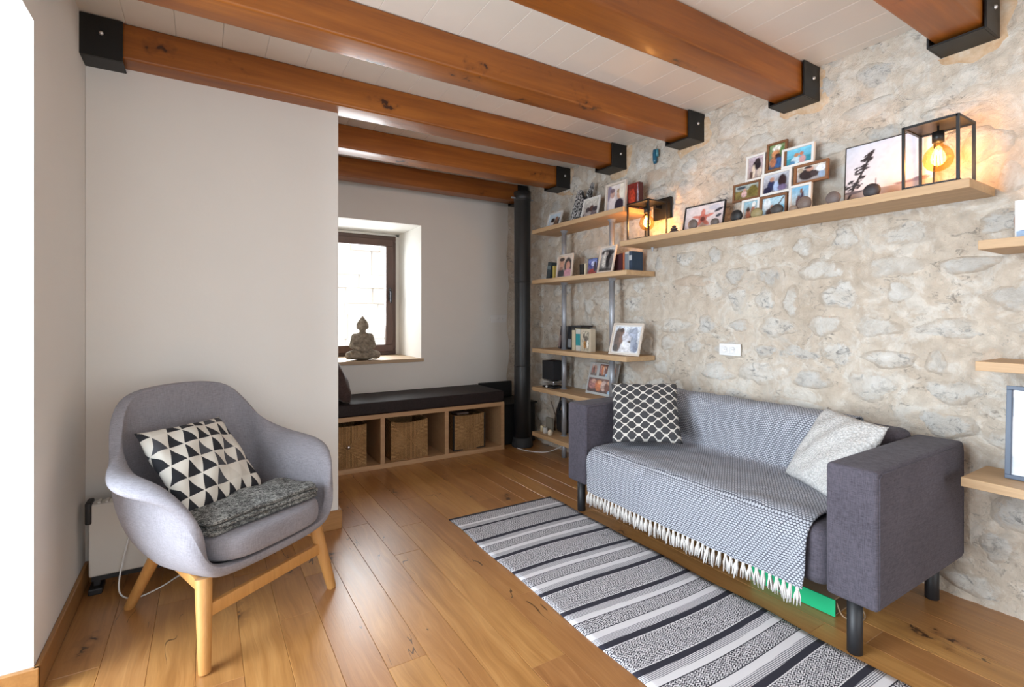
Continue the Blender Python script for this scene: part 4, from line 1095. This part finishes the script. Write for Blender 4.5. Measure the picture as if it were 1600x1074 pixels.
p_festival = painter((130, 150, 100), (60, 70, 100), None, None, [(.5, .85, .3, .12, (226, 226, 214)), (.45, .62, .3, .16, (206, 140, 96)), (.55, .5, .2, .14, (60, 40, 40)), (.6, .25, .3, .2, (52, 90, 140)), (.25, .3, .2, .2, (170, 110, 80)), (.8, .7, .16, .2, (90, 120, 70))], .25, 8)
p_goat = painter((196, 180, 190), (150, 130, 120), None, None, [(.55, .62, .28, .22, (40, 34, 40)), (.6, .82, .16, .12, (54, 44, 48)), (.35, .35, .12, .3, (226, 206, 186)), (.75, .25, .16, .2, (206, 190, 176)), (.2, .2, .12, .18, (90, 70, 64))], .2, 9)
p_coat = painter((214, 206, 196), (150, 146, 150), None, None, [(.35, .45, .28, .36, (48, 38, 40)), (.45, .78, .13, .14, (190, 148, 130)), (.38, .9, .14, .08, (60, 44, 40)), (.62, .42, .16, .2, (66, 54, 56)), (.82, .7, .16, .22, (236, 240, 250)), (.85, .3, .12, .2, (150, 170, 196)), (.12, .8, .1, .16, (176, 160, 140))], .12, 10)
p_friends = painter((186, 190, 200), (120, 118, 130), .35, (150, 146, 150), [(.3, .4, .15, .3, (40, 48, 84)), (.33, .72, .09, .12, (180, 136, 116)), (.52, .3, .14, .26, (170, 190, 226)), (.72, .55, .16, .36, (50, 32, 36)), (.72, .2, .18, .16, (110, 96, 130)), (.15, .15, .16, .2, (30, 34, 60))], .15, 11)
p_field = painter((170, 180, 176), (120, 106, 76), .6, (128, 112, 66), [(.38, .35, .12, .24, (206, 170, 166)), (.4, .66, .06, .1, (196, 150, 130)), (.75, .5, .2, .4, (110, 98, 50)), (.25, .85, .2, .1, (60, 70, 80))], .25, 12)
p_beachfriends = painter((150, 190, 206), (180, 150, 120), None, None, [(.3, .35, .18, .26, (206, 140, 116)), (.3, .62, .12, .12, (70, 48, 40)), (.65, .5, .16, .24, (176, 116, 90)), (.7, .85, .14, .12, (230, 226, 220)), (.6, .15, .3, .14, (150, 110, 90))], .2, 13)
p_boat = painter((176, 206, 220), (150, 176, 190), None, None, [(.2, .7, .16, .3, (230, 236, 240)), (.35, .3, .2, .2, (90, 70, 66)), (.42, .55, .07, .1, (176, 130, 110)), (.75, .7, .03, .45, (96, 90, 90), -.6), (.85, .4, .14, .2, (100, 160, 190))], .15, 14)
p_beach = painter((120, 180, 214), (214, 190, 160), .3, (206, 186, 156), [(.4, .4, .14, .3, (96, 66, 66)), (.6, .5, .12, .34, (70, 54, 70)), (.55, .84, .08, .1, (120, 80, 60))], .12, 15)
p_family = painter((196, 190, 186), (90, 60, 50), None, None, [(.3, .5, .16, .3, (150, 90, 80)), (.55, .5, .18, .34, (70, 44, 40)), (.75, .5, .16, .3, (170, 120, 100)), (.3, .75, .1, .12, (200, 150, 130)), (.62, .78, .1, .12, (196, 146, 120))], .2, 16)
p_party = painter((110, 70, 60), (70, 46, 44), None, None, [(.18, .55, .16, .36, (170, 110, 106)), (.2, .76, .09, .14, (210, 160, 140)), (.42, .5, .14, .4, (196, 110, 60)), (.45, .72, .08, .14, (226, 160, 110)), (.62, .5, .12, .36, (200, 170, 160)), (.8, .45, .16, .36, (110, 60, 44)), (.8, .75, .08, .12, (200, 150, 120)), (.92, .1, .14, .16, (150, 180, 206))], .25, 17)
_q = random.Random(77)
p_tree = painter((206, 214, 230), (234, 214, 208), .24, (176, 158, 152),
    [(.03 + .27 * f, .12 + .66 * f, .016, .05, (44, 38, 40), -.4) for f in [k / 9 for k in range(10)]] + [(.06 + .26 * f + _q.uniform(-.10, .08) * (1.15 - f), .26 + .64 * f + _q.uniform(-.05, .05), _q.uniform(.02, .055), _q.uniform(.008, .022), (50, 43, 46), _q.uniform(.1, .7)) for f in [_q.random() for k in range(46)]]
    + [(.10, .24, .11, .025, (110, 98, 104)), (.26, .26, .10, .012, (72, 62, 66), .25), (.375, .32, .004, .10, (120, 104, 104)), (.42, .32, .004, .10, (120, 104, 104)), (.395, .30, .03, .004, (120, 104, 104)), (.78, .26, .20, .022, (140, 116, 120)), (.88, .285, .10, .016, (130, 106, 112)), (.12, .08, .10, .07, (150, 150, 140)), (.45, .05, .22, .06, (126, 108, 96))], .04, 18)
p_starfish = painter((226, 214, 214), (214, 196, 194), None, None,
    [(.47 + .13 * math.cos(a), .50 + .20 * math.sin(a), .16, .055, (206, 130, 116), a) for a in [math.pi / 2 + 2 * math.pi * k / 5 for k in range(5)]] + [(.47, .5, .11, .15, (190, 110, 98)), (.47, .47, .06, .09, (110, 62, 60)), (.86, .72, .12, .05, (60, 60, 70), .5), (.87, .5, .08, .05, (80, 80, 90), .7), (.80, .25, .05, .16, (60, 56, 60), .5), (.75, .85, .14, .1, (200, 196, 206))], .08, 19)
p_redbook = painter((120, 40, 34), (70, 20, 22), None, None, [(.4, .5, .3, .3, (176, 60, 40)), (.9, .5, .06, .45, (150, 140, 150))], .35, 20)
p_scene_r = painter((236, 240, 248), (205, 216, 232), .22, (110, 140, 176), [(.5, .23, .5, .02, (60, 90, 130)), (.3, .6, .2, .02, (170, 186, 206)), (.5, .02, .5, .03, (60, 50, 60))], .04, 21)
p_white = painter((244, 246, 250), (236, 240, 246), None, None, [(.08, .80, .30, .12, (196, 204, 214)), (.2, .72, .22, .06, (206, 212, 222)), (.0, .12, .12, .1, (196, 204, 214)), (.12, .05, .16, .05, (206, 212, 220))], .01, 22)
p_bluephoto = painter((110, 130, 190), (120, 60, 56), None, None, [(.35, .6, .25, .2, (70, 80, 150)), (.55, .7, .2, .15, (190, 196, 226)), (.5, .2, .4, .2, (150, 50, 44)), (.8, .5, .15, .3, (50, 40, 60))], .3, 23)

ZL = 1.792
# --- upper board of the unit
photo_frame('small white photo frame of a couple under the sky on top shelf', 3.575, 3.78, 2.70, SZ[0], .165, 17, M_fwh, p_couple_sky)
photo_frame('white-framed group photo leaning before the zebra-patterned ornament', 3.065, 3.275, 2.70, SZ[0], .195, 13, M_fwh, p_group_bw)
photo_frame('cream-framed wedding portrait of two people on top shelf', 2.765, 2.99, 2.72, SZ[0], .245, 4, M_fw, p_wedding, .016, .022)
# black and white ornament shaped like two pointed ears
zo = thing('patterned_ornament', 'black and white patterned ornament with two pointed tips on top shelf', 'ornament', (2.775, 3.42, SZ[0]), R(-90))
t = NT('black_white_strokes'); _v = t.coord(); _n = t.noise(t.mapping(_v, (1, 1, .45), (0, 0, 0), (0, R(28), 0)), 38, 2, .5, 1.5)
M_zeb = t.fin(t.mix(t.m_('LESS_THAN', t.m_('ABSOLUTE', t.m_('SUBTRACT', _n, .5)), .045), (.012, .013, .016, 1), (.62, .62, .62, 1)), .5)
def prism(name, poly, d, mat, parent, lean=0):
    bm = bmesh.new(); f0 = [bm.verts.new((p[0], -d, p[1])) for p in poly]; f1 = [bm.verts.new((p[0], 0, p[1])) for p in poly]
    bm.faces.new(f0); bm.faces.new(f1[::-1])
    for i in range(len(poly)): bm.faces.new((f0[i], f1[i], f1[(i + 1) % len(poly)], f0[(i + 1) % len(poly)]))
    bmesh.ops.recalc_face_normals(bm, faces=bm.faces); bm.transform(Matrix.Rotation(-lean, 4, 'X')); return from_bm(name, bm, mat, parent)
prism('left_tip', [(-.085, 0), (.035, 0), (.10, .20), (.055, .30), (.035, .305), (.0, .27)], .03, M_zeb, zo, R(5))
prism('right_tip', [(.035, 0), (.15, .0), (.165, .12), (.205, .325), (.195, .335), (.10, .195)], .022, M_zeb, zo, R(4))
bk = thing('book', 'thick dark red book upright behind the left lantern', 'book', (2.75, 2.712, SZ[0]), R(-90))
box('cover', -.060, .060, -.012, .030, 0, .205, simple('red_cover', (.10, .02, .016, 1), .5), bk, .002, 1)
print_mesh('cover_print', [(-.058, -.0125, .002), (.058, -.0125, .002), (.058, -.0125, .203), (-.058, -.0125, .203)], p_redbook, bk)
# --- second board
photo_frame('white-framed selfie of two smiling people on second shelf', 3.335, 3.555, 2.655, SZ[1], .205, 6, M_fw, p_selfie, .012, strut=False)
photo_frame('tilted pale frame with old black and white wedding photo', 2.815, 2.990, 2.632, SZ[1], .215, 13, M_fw, p_bwdance, .013, strut=False)
photo_frame('unframed blue and red photo card on second shelf', 3.09, 3.205, 2.71, SZ[1], .145, 7, M_fbk, p_bluephoto, .003, .006)
def book(label, y, x_, z_, th, h_, dp, col, lean=0, spine=None, shelf_face=0, band=None, group=None, yaw=0):
    """book standing upright, spine to the room"""
    t = thing('book', label, 'book', (x_, y, z_ + th / 2 * math.sin(R(abs(lean)))), R(-90 + yaw), group)
    mc = simple('book_cover', col, .55, .04, 120, .15)
    rot_ = Matrix.Rotation(R(lean), 4, 'Y')
    bm = bmesh.new(); bm_box(bm, -th / 2, -th / 2 + .0025, 0, dp, 0, h_); bm_box(bm, th / 2 - .0025, th / 2, 0, dp, 0, h_); bm_box(bm, -th / 2, th / 2, -.002, .0015, 0, h_, .001, 1)
    bm.transform(rot_); from_bm('cover', bm, mc, t)
    bm = bmesh.new(); bm_box(bm, -th / 2 + .0025, th / 2 - .0025, .0015, dp - .004, .003, h_ - .003); bm.transform(rot_); from_bm('pages', bm, simple('paper_pages', (.62, .57, .47, 1), .9), t)
    if band:
        bm = bmesh.new(); bm_box(bm, -th / 2 + .001, th / 2 - .001, -.003, -.0018, h_ * band[0], h_ * band[1]); bm.transform(rot_); from_bm('spine_label', bm, simple('spine_ink', band[2], .6), t)
    return t
book('slate blue book leaning at the stovepipe end of second shelf', 3.78, 2.72, SZ[1], .055, .165, .12, (.045, .065, .075, 1), 12, band=(.6, .8, (.16, .22, .24, 1)))
book('small yellow book beside the smiling selfie', 3.665, 2.70, SZ[1], .022, .125, .10, (.62, .50, .13, 1))
book('little black notebook touching the small cream book on second shelf', 3.27, 2.70, SZ[1], .045, .105, .09, (.012, .012, .013, 1))
book('small cream book next to the little black notebook', 3.222, 2.70, SZ[1], .022, .108, .09, (.64, .58, .42, 1))
book('dark maroon book on second shelf beside the tilted frame', 2.848, 2.70, SZ[1], .042, .140, .11, (.06, .016, .022, 1))
book('maroon book touching the thin orange book on second shelf', 2.806, 2.70, SZ[1], .036, .145, .11, (.075, .020, .026, 1))
book('thin orange book between maroon and blue books', 2.772, 2.70, SZ[1], .016, .148, .11, (.50, .14, .06, 1))
book('pale book with dark grey spine panel on second shelf', 2.738, 2.70, SZ[1], .040, .150, .11, (.55, .55, .52, 1), band=(.1, .9, (.20, .24, .28, 1)))
book('dark blue book at the open end of second shelf', 2.700, 2.70, SZ[1], .030, .150, .11, (.020, .045, .085, 1), band=(.55, .8, (.45, .48, .5, 1)))
# --- third board
book('dark photo album leaning against the tube on third shelf', 3.635, 2.742, SZ[2], .030, .205, .115, (.05, .035, .038, 1), 12, band=(.08, .6, (.22, .15, .14, 1)))
book('grey book behind the tube on third shelf', 3.565, 2.742, SZ[2], .060, .205, .115, (.30, .30, .31, 1), 6)
book('black book with grey print beside the tube on third shelf', 3.485, 2.742, SZ[2], .048, .205, .115, (.016, .018, .024, 1), 3, band=(.1, .45, (.28, .30, .32, 1)))
book('cream book with dark top on third shelf', 3.372, 2.70, SZ[2], .046, .195, .14, (.60, .52, .36, 1), 0, band=(.90, .99, (.02, .02, .022, 1)))
book('white book with teal spine label on third shelf', 3.312, 2.70, SZ[2], .060, .185, .14, (.62, .60, .54, 1), 0, band=(.25, .78, (.02, .27, .29, 1)))
t = book('cream book with brown and gold patterned cover on third shelf', 3.20, 2.69, SZ[2], .125, .185, .05, (.58, .50, .38, 1), 0)
print_mesh('cover_print', [(-.045, -.004, .008), (.045, -.004, .008), (.045, -.004, .172), (-.045, -.004, .172)], painter((180, 170, 150), (170, 160, 140), None, None, [(.4, .3, .2, .2, (150, 104, 40)), (.6, .6, .2, .16, (90, 80, 70)), (.3, .75, .16, .14, (110, 100, 90)), (.8, .35, .14, .2, (226, 220, 206))], .5, 31), t)
bk2 = box('book', 2.70, 2.83, 3.275, 3.415, 1.155, 1.171, simple('black_cover', (.014, .014, .016, 1), .5), None, .001, 1)
tag(bk2, 'black book lying flat on top of the upright books', 'book')
photo_frame('large white-framed photo of climbers in snow on third shelf', 2.575, 2.885, 2.66, SZ[2], .245, 14, M_fw, p_mountain, .013, .014, 0, .012, res=40)
# --- fourth board
lampb = thing('table_lamp', 'small lamp with square black shade on steel frame, fourth shelf', 'lamp', (2.70, 3.665, SZ[3]))
box('shade', -.065, .065, -.085, .085, .075, .245, simple('black_shade', (.010, .011, .014, 1), .7), lampb, .004, 2)
for zz in (.035, .060): box('frame_bar', -.06, .06, -.08, .08, zz, zz + .006, M_bolt, lampb, .001, 1)
box('base', -.065, .065, -.085, .085, .0, .016, M_blackp, lampb, .003, 1)
lathe('stem', [(0, .016), (.006, .016), (.006, .075), (0, .075)], M_bolt, lampb, 12)
bm = bmesh.new(); bmesh.ops.create_uvsphere(bm, u_segments=12, v_segments=8, radius=.011, matrix=Matrix.Translation((-.07, .01, .012))); from_bm('switch_ball', bm, M_whitep, lampb, True)
cf_ = thing('framed_collage', 'grey collage frame of four photos behind the lattice cushion', 'photo frame', (2.745, 3.095, SZ[3]), R(-90))
l = R(14); rx = Matrix.Rotation(-l, 4, 'X'); W2, H2 = .345, .265
bm = bmesh.new(); bm_box(bm, -W2 / 2, W2 / 2, -.006, .004, 0, H2, .001, 1); bm.transform(rx); from_bm('backing', bm, simple('collage_grey', (.46, .47, .47, 1), .5), cf_)
for (a, b, c_, d_, pnt) in ((-.15, -.075, .155, .255, p_family), (-.045, .05, .155, .255, p_party), (.075, .15, .155, .255, p_family), (-.155, .155, .02, .135, p_party)):
    print_mesh('print', [rx @ Vector(q) for q in ((a, -.0068, c_), (b, -.0068, c_), (b, -.0068, d_), (a, -.0068, d_))], pnt, cf_)
# --- lowest board
hd = thing('black_case', 'black rounded case with arched handle on the lowest shelf board', 'case', (2.785, 3.625, SZ[4]))
bm = bmesh.new(); bm_tube(bm, [(0, .085 * math.cos(a), .13 + .155 * math.sin(a)) for a in [math.pi * k / 14 for k in range(15)]], .017, 10); from_bm('handle', bm, M_blackp, hd, True)
autosmooth(wbox('body', 2.74, 2.85, 3.555, 3.70, SZ[4] + .001, SZ[4] + .20, M_blackp, hd, .05, 4), 60)
o = box('wooden_block', 2.70, 2.73, 3.70, 3.79, SZ[4], SZ[4] + .125, simple('grey_slate_block', (.24, .22, .18, 1), .7, .2, 60, .2), None, .004, 1); tag(o, 'upright grey wooden block on the lowest shelf board', 'ornament')
o = lathe('candle', [(0, 0), (.018, 0), (.0185, .05), (.016, .052), (0, .050)], simple('cream_wax', (.66, .56, .36, 1), .5), None, 18); o.location = (2.655, 3.775, SZ[4]); tag(o, 'short cream pillar candle on the lowest shelf board', 'candle')
o = lathe('glass_jar', [(0, 0), (.022, 0), (.024, .02), (.020, .045), (.022, .05), (.0, .05)], simple('pale_glass', (.62, .62, .60, 1), .15), None, 18); o.location = (2.635, 3.70, SZ[4]); tag(o, 'small pale glass jar beside the cream candle', 'jar')
bm = bmesh.new(); bmesh.ops.create_icosphere(bm, subdivisions=3, radius=1, matrix=Matrix.Diagonal((.025, .022, .028, 1)))
for v in bm.verts: v.co *= 1 + .25 * float(fbm(v.co.x * 60 + 3, v.co.z * 60 + v.co.y * 40, 3))
o = from_bm('sea_shell', bm, simple('shell_cream', (.70, .62, .48, 1), .5), None, True, (2.615, 3.60, SZ[4] + .025)); tag(o, 'cream sea shell in front of the black case', 'shell')
dv = thing('driftwood', 'tall dry twig leaning against the stone wall over the lowest shelf', 'branch', (2.80, 3.785, SZ[4]))
M_twig = simple('dry_twig', (.10, .065, .045, 1), .9, .3, 90, .3)
tube('stem', spline([(-.02, -.03, .0), (0.0, -.02, .14), (.02, -.05, .26), (.035, -.07, .365)]), [.008 - .00022 * k for k in range(25)], M_twig, dv, 7)
tube('side_twig', spline([(0, -.02, .12), (.02, .05, .20), (.03, .10, .25)]), .0045, M_twig, dv, 6)
tube('side_twig', spline([(.0, -.03, .16), (.03, -.05, .27), (.04, -.06, .36)]), .0045, M_twig, dv, 6)
cb = tube('power_cable', spline([(2.52, 4.0, .004), (2.55, 3.86, .004), (2.66, 3.74, .004), (2.76, 3.70, .03), (2.83, 3.62, .10), (2.835, 3.60, .148)]), .0035, M_whitep, None, 7)
tag(cb, 'thin white cable on the floor under the lowest shelf board', 'cable')

# --- long shelf: collage of nine panels
cg = thing('photo_collage', 'multi-photo frame of nine white and brown panels on long shelf', 'photo frame', (2.765, 1.63, ZL), R(-90))
def cpanel(y0, y1, z0, z1, white, paint, dy=0.0):
    ln = R(5); x0 = 1.63 - y0; x1 = 1.63 - y1
    m = M_fwh if white else M_fbr
    fr = frame_ring('panel_frame', x0, x1, z0 - ZL, z1 - ZL, .013, .016 + dy, m, cg, ln)
    rx = Matrix.Rotation(-ln, 4, 'X'); tk = .013
    fr2 = print_mesh('print', [rx @ Vector(q) for q in ((x0 + tk, -.006 - dy, z0 - ZL + tk), (x1 - tk, -.006 - dy, z0 - ZL + tk), (x1 - tk, -.006 - dy, z1 - ZL - tk), (x0 + tk, -.006 - dy, z1 - ZL - tk))], paint, fr, 22)
cpanel(1.825, 1.705, 2.052, 2.208, True, p_goat); cpanel(1.698, 1.578, 2.078, 2.246, False, p_festival); cpanel(1.604, 1.428, 2.074, 2.186, True, p_sea, .004)
cpanel(1.532, 1.353, 1.965, 2.074, False, p_coat); cpanel(1.722, 1.543, 1.942, 2.074, True, p_friends, .003); cpanel(1.905, 1.726, 1.942, 2.052, False, p_field)
cpanel(1.840, 1.726, ZL + .001, 1.944, True, p_beachfriends); cpanel(1.724, 1.563, ZL + .001, 1.940, False, p_boat); cpanel(1.553, 1.433, ZL + .001, 1.966, True, p_beach, .003)
photo_frame('thin black-framed starfish picture beside the left lantern', 1.945, 2.25, 2.735, ZL, .185, 11, M_fbk, p_starfish, .006, .016, res=40)
photo_frame('large thin black-framed print of a leaning tree at dusk', .915, 1.285, 2.79, ZL, .315, 4, M_fbk, p_tree, .004, .010, res=64, strut=False)
# pebbles
def pebble(label, y, x_, a, b, c_, col, seed, name='pebble'):
    bm = bmesh.new(); bmesh.ops.create_icosphere(bm, subdivisions=3, radius=1)
    for v in bm.verts:
        k = 1 + .12 * float(fbm(v.co.x * 1.3 + seed * 7, v.co.z * 1.3 + v.co.y + seed, 2)); v.co = Vector((v.co.x * a * k, v.co.y * b * k, c_ + v.co.z * c_ * k))
    t = NT('pebble_stone'); _v = t.coord(); _n = t.noise(t.mapping(_v, (1, 1, 3)), 55, 4)
    m = t.fin(t.mix(_n, tuple(q * .6 for q in col[:3]) + (1,), tuple(min(1, q * 1.4) for q in col[:3]) + (1,)), .55, t.bump(_n, .15, .003))
    o = from_bm(name, bm, m, None, True, (x_, y, ZL + .0005)); return tag(o, label, 'pebble')
def pebbles():
    G = (.11, .085, .075, 1)
    pebble('round banded brown pebble before the starfish picture corner', 2.085, 2.625, .014, .036, .034, (.13, .095, .08, 1), 1)
    pebble('flat dark grey-brown pebble before the starfish arms', 1.93, 2.63, .014, .030, .024, G, 2)
    pebble('black domed pebble between starfish picture and photo collage', 1.785, 2.63, .018, .038, .036, (.012, .011, .011, 1), 3)
    pebble('olive yellow pebble before the lowest white collage panel', 1.660, 2.63, .016, .036, .030, (.28, .22, .10, 1), 4)
    pebble('dark speckled pebble before the boat photo', 1.545, 2.63, .016, .036, .030, (.05, .043, .040, 1), 5)
    pebble('small tan pebble beside the large brown pebble', 1.455, 2.63, .014, .024, .018, (.26, .18, .13, 1), 6)
    pebble('large rounded brown pebble before the beach photo', 1.400, 2.63, .018, .036, .036, (.16, .115, .095, 1), 7)
    pebble('brown ringed pebble alone beside the tree print', 1.262, 2.63, .016, .035, .034, (.14, .105, .095, 1), 8)
    pebble('black pebble in front of the tree print', 1.095, 2.63, .018, .036, .034, (.035, .028, .030, 1), 9)
pebbles()
sf = thing('stone_figure', 'small stacked dark stones beside the left lantern', 'ornament', (2.63, 2.238, ZL))
for (zz, a, c_) in ((.011, .034, .012), (.030, .026, .010), (.045, .016, .008)):
    bm = bmesh.new(); bmesh.ops.create_icosphere(bm, subdivisions=3, radius=1, matrix=Matrix.Translation((0, 0, zz)) @ Matrix.Diagonal((a * .7, a, c_, 1))); from_bm('stone', bm, simple('dark_stone', (.055, .04, .034, 1), .6, .2, 80), sf, True)

# --- lanterns with amber filament bulbs
tb_ = NT('amber_bulb_glass'); _tr = tb_.n('ShaderNodeBsdfTransparent', {0: (1.0, 0.80, 0.46, 1)}); _gl = tb_.n('ShaderNodeBsdfGlossy', {0: (1, .85, .6, 1), 'Roughness': 0.05}); _fr = tb_.n('ShaderNodeLayerWeight', {'Blend': .25}).outputs['Facing']
_mx = tb_.n('ShaderNodeMixShader', {0: tb_.m_('ADD', .04, tb_.m_('MULTIPLY', _fr, .35)), 1: _tr.outputs[0], 2: _gl.outputs[0]}); tb_.t.links.new(_mx.outputs[0], tb_.out.inputs[0]); M_amber = tb_.m
tf_ = NT('filament_glow'); tf_.fin((1, .6, .25, 1), .5, Emission_Color=(1.0, .55, .18, 1), Emission_Strength=60.0); M_fil = tf_.m
def lantern(label, x0, x1, y0, y1, z0, z1, power, plate):
    cx_, cy_ = (x0 + x1) / 2, (y0 + y1) / 2
    t = thing('lantern', label, 'lantern', (cx_, cy_, z0))
    hx_, hy_, h_ = (x1 - x0) / 2, (y1 - y0) / 2, z1 - z0; r = .0052
    for sx_ in (-1, 1):
        for sy_ in (-1, 1): box('post', sx_ * hx_ - r, sx_ * hx_ + r, sy_ * hy_ - r, sy_ * hy_ + r, 0, h_, M_blackm, t)
    for nm, zz in (('bottom_rail', r), ('top_rail', h_ - r)):
        for s_ in (-1, 1):
            box(nm, -hx_, hx_, s_ * hy_ - r, s_ * hy_ + r, zz - r, zz + r, M_blackm, t); box(nm, s_ * hx_ - r, s_ * hx_ + r, -hy_, hy_, zz - r, zz + r, M_blackm, t)
    box('roof_plate', -hx_, hx_, -hy_, hy_, h_ - .006, h_ - .002, M_blackm, t)
    lathe('bulb_socket', [(0, h_ - .006), (.004, h_ - .006), (.004, h_ - .03), (.021, h_ - .031), (.021, h_ - .075), (0, h_ - .075)], M_blackm, t, 20)
    zb = h_ - .145
    bu = lathe('bulb', [(.014, zb + .072), (.018, zb + .058), (.034, zb + .045), (.048, zb + .025), (.053, zb), (.049, zb - .022), (.036, zb - .041), (.018, zb - .051), (0, zb - .054)], M_amber, t, 28)
    bm = bmesh.new()
    for k in range(6):
        a = k / 6 * 6.28; bm_tube(bm, [(.010 * math.cos(a), .010 * math.sin(a), zb + .035), (.014 * math.cos(a + .3), .014 * math.sin(a + .3), zb - .024)], .0016, 5)
    from_bm('filament', bm, M_fil, bu)
    if plate:
        wbox('wall_plate', 2.835, 2.86, 2.446, 2.607, 1.955, 2.107, M_blackm, t, .002, 1); wbox('wall_arm', x1 - .01, 2.84, cy_ - .012, cy_ + .012, z1 - .03, z1 - .006, M_blackm, t)
    ld = bpy.data.lights.new('bulb_light', 'POINT'); ld.energy = power; ld.color = (1.0, .58, .30); ld.shadow_soft_size = .03
    lo = bpy.data.objects.new('bulb_light', ld); C.objects.link(lo); lo.parent = t; lo.location = (0, 0, zb)
    return t
lantern('black wire lantern with a glowing amber bulb beside the tree print', 2.590, 2.765, .772, .957, ZL, 2.065, 4.2, False)
lantern('black wire lantern with wall plate and glowing bulb beside the shelf unit', 2.605, 2.785, 2.437, 2.634, ZL, 2.06, 5.0, True)

# --- things at the right end
ph = thing('photo_stand', 'arched wooden stand with seaside photo on the upper short shelf', 'photo frame', (2.73, .545, 1.540), R(-90))
poly = [(-.085, 0), (.085, 0), (.095, .08)] + [(.095 * math.cos(a), .08 + .098 * math.sin(a)) for a in [math.pi * k / 10 for k in range(1, 10)]] + [(-.095, .08)]
prism('arched_back', poly, .018, M_fbr, ph, R(3))
bm = bmesh.new(); bm_box(bm, -.085, .085, -.040, -.030, .0, .155, .001, 1); from_bm('white_block', bm, M_fwh, ph)
print_mesh('print', [(-.080, -.0405, .004), (.080, -.0405, .004), (.080, -.0405, .150), (-.080, -.0405, .150)], p_scene_r, ph)
photo_frame('slate blue framed white picture standing on the lowest short shelf', .37, .662, 2.72, .603, .365, 4, M_fgr, p_white, .016, .020, res=40)
# blue tassel hanging on the wall
bt = thing('blue_pendant', 'small blue glass pendant hanging on the rubble wall below a beam', 'ornament', (2.845, 2.585, 2.345))
lathe('bead', [(0, .035), (.012, .037), (.016, .06), (.017, .11), (.014, .138), (0, .142)], simple('blue_glass', (.015, .10, .17, 1), .2), bt, 14, (0, .012, 0))
lathe('bead', [(0, .08), (.010, .082), (.011, .12), (.008, .136), (0, .138)], simple('teal_glass', (.05, .20, .26, 1), .2), bt, 14, (-.004, -.014, 0))
tube('thread', [(0, .018, .036), (0, .020, 0)], .0018, M_twig, bt, 5); tube('thread', [(0, -.016, .08), (0, -.020, .04)], .0018, M_twig, bt, 5); tube('thread', [(0, .0, .14), (.012, .0, .165)], .0018, M_twig, bt, 5)
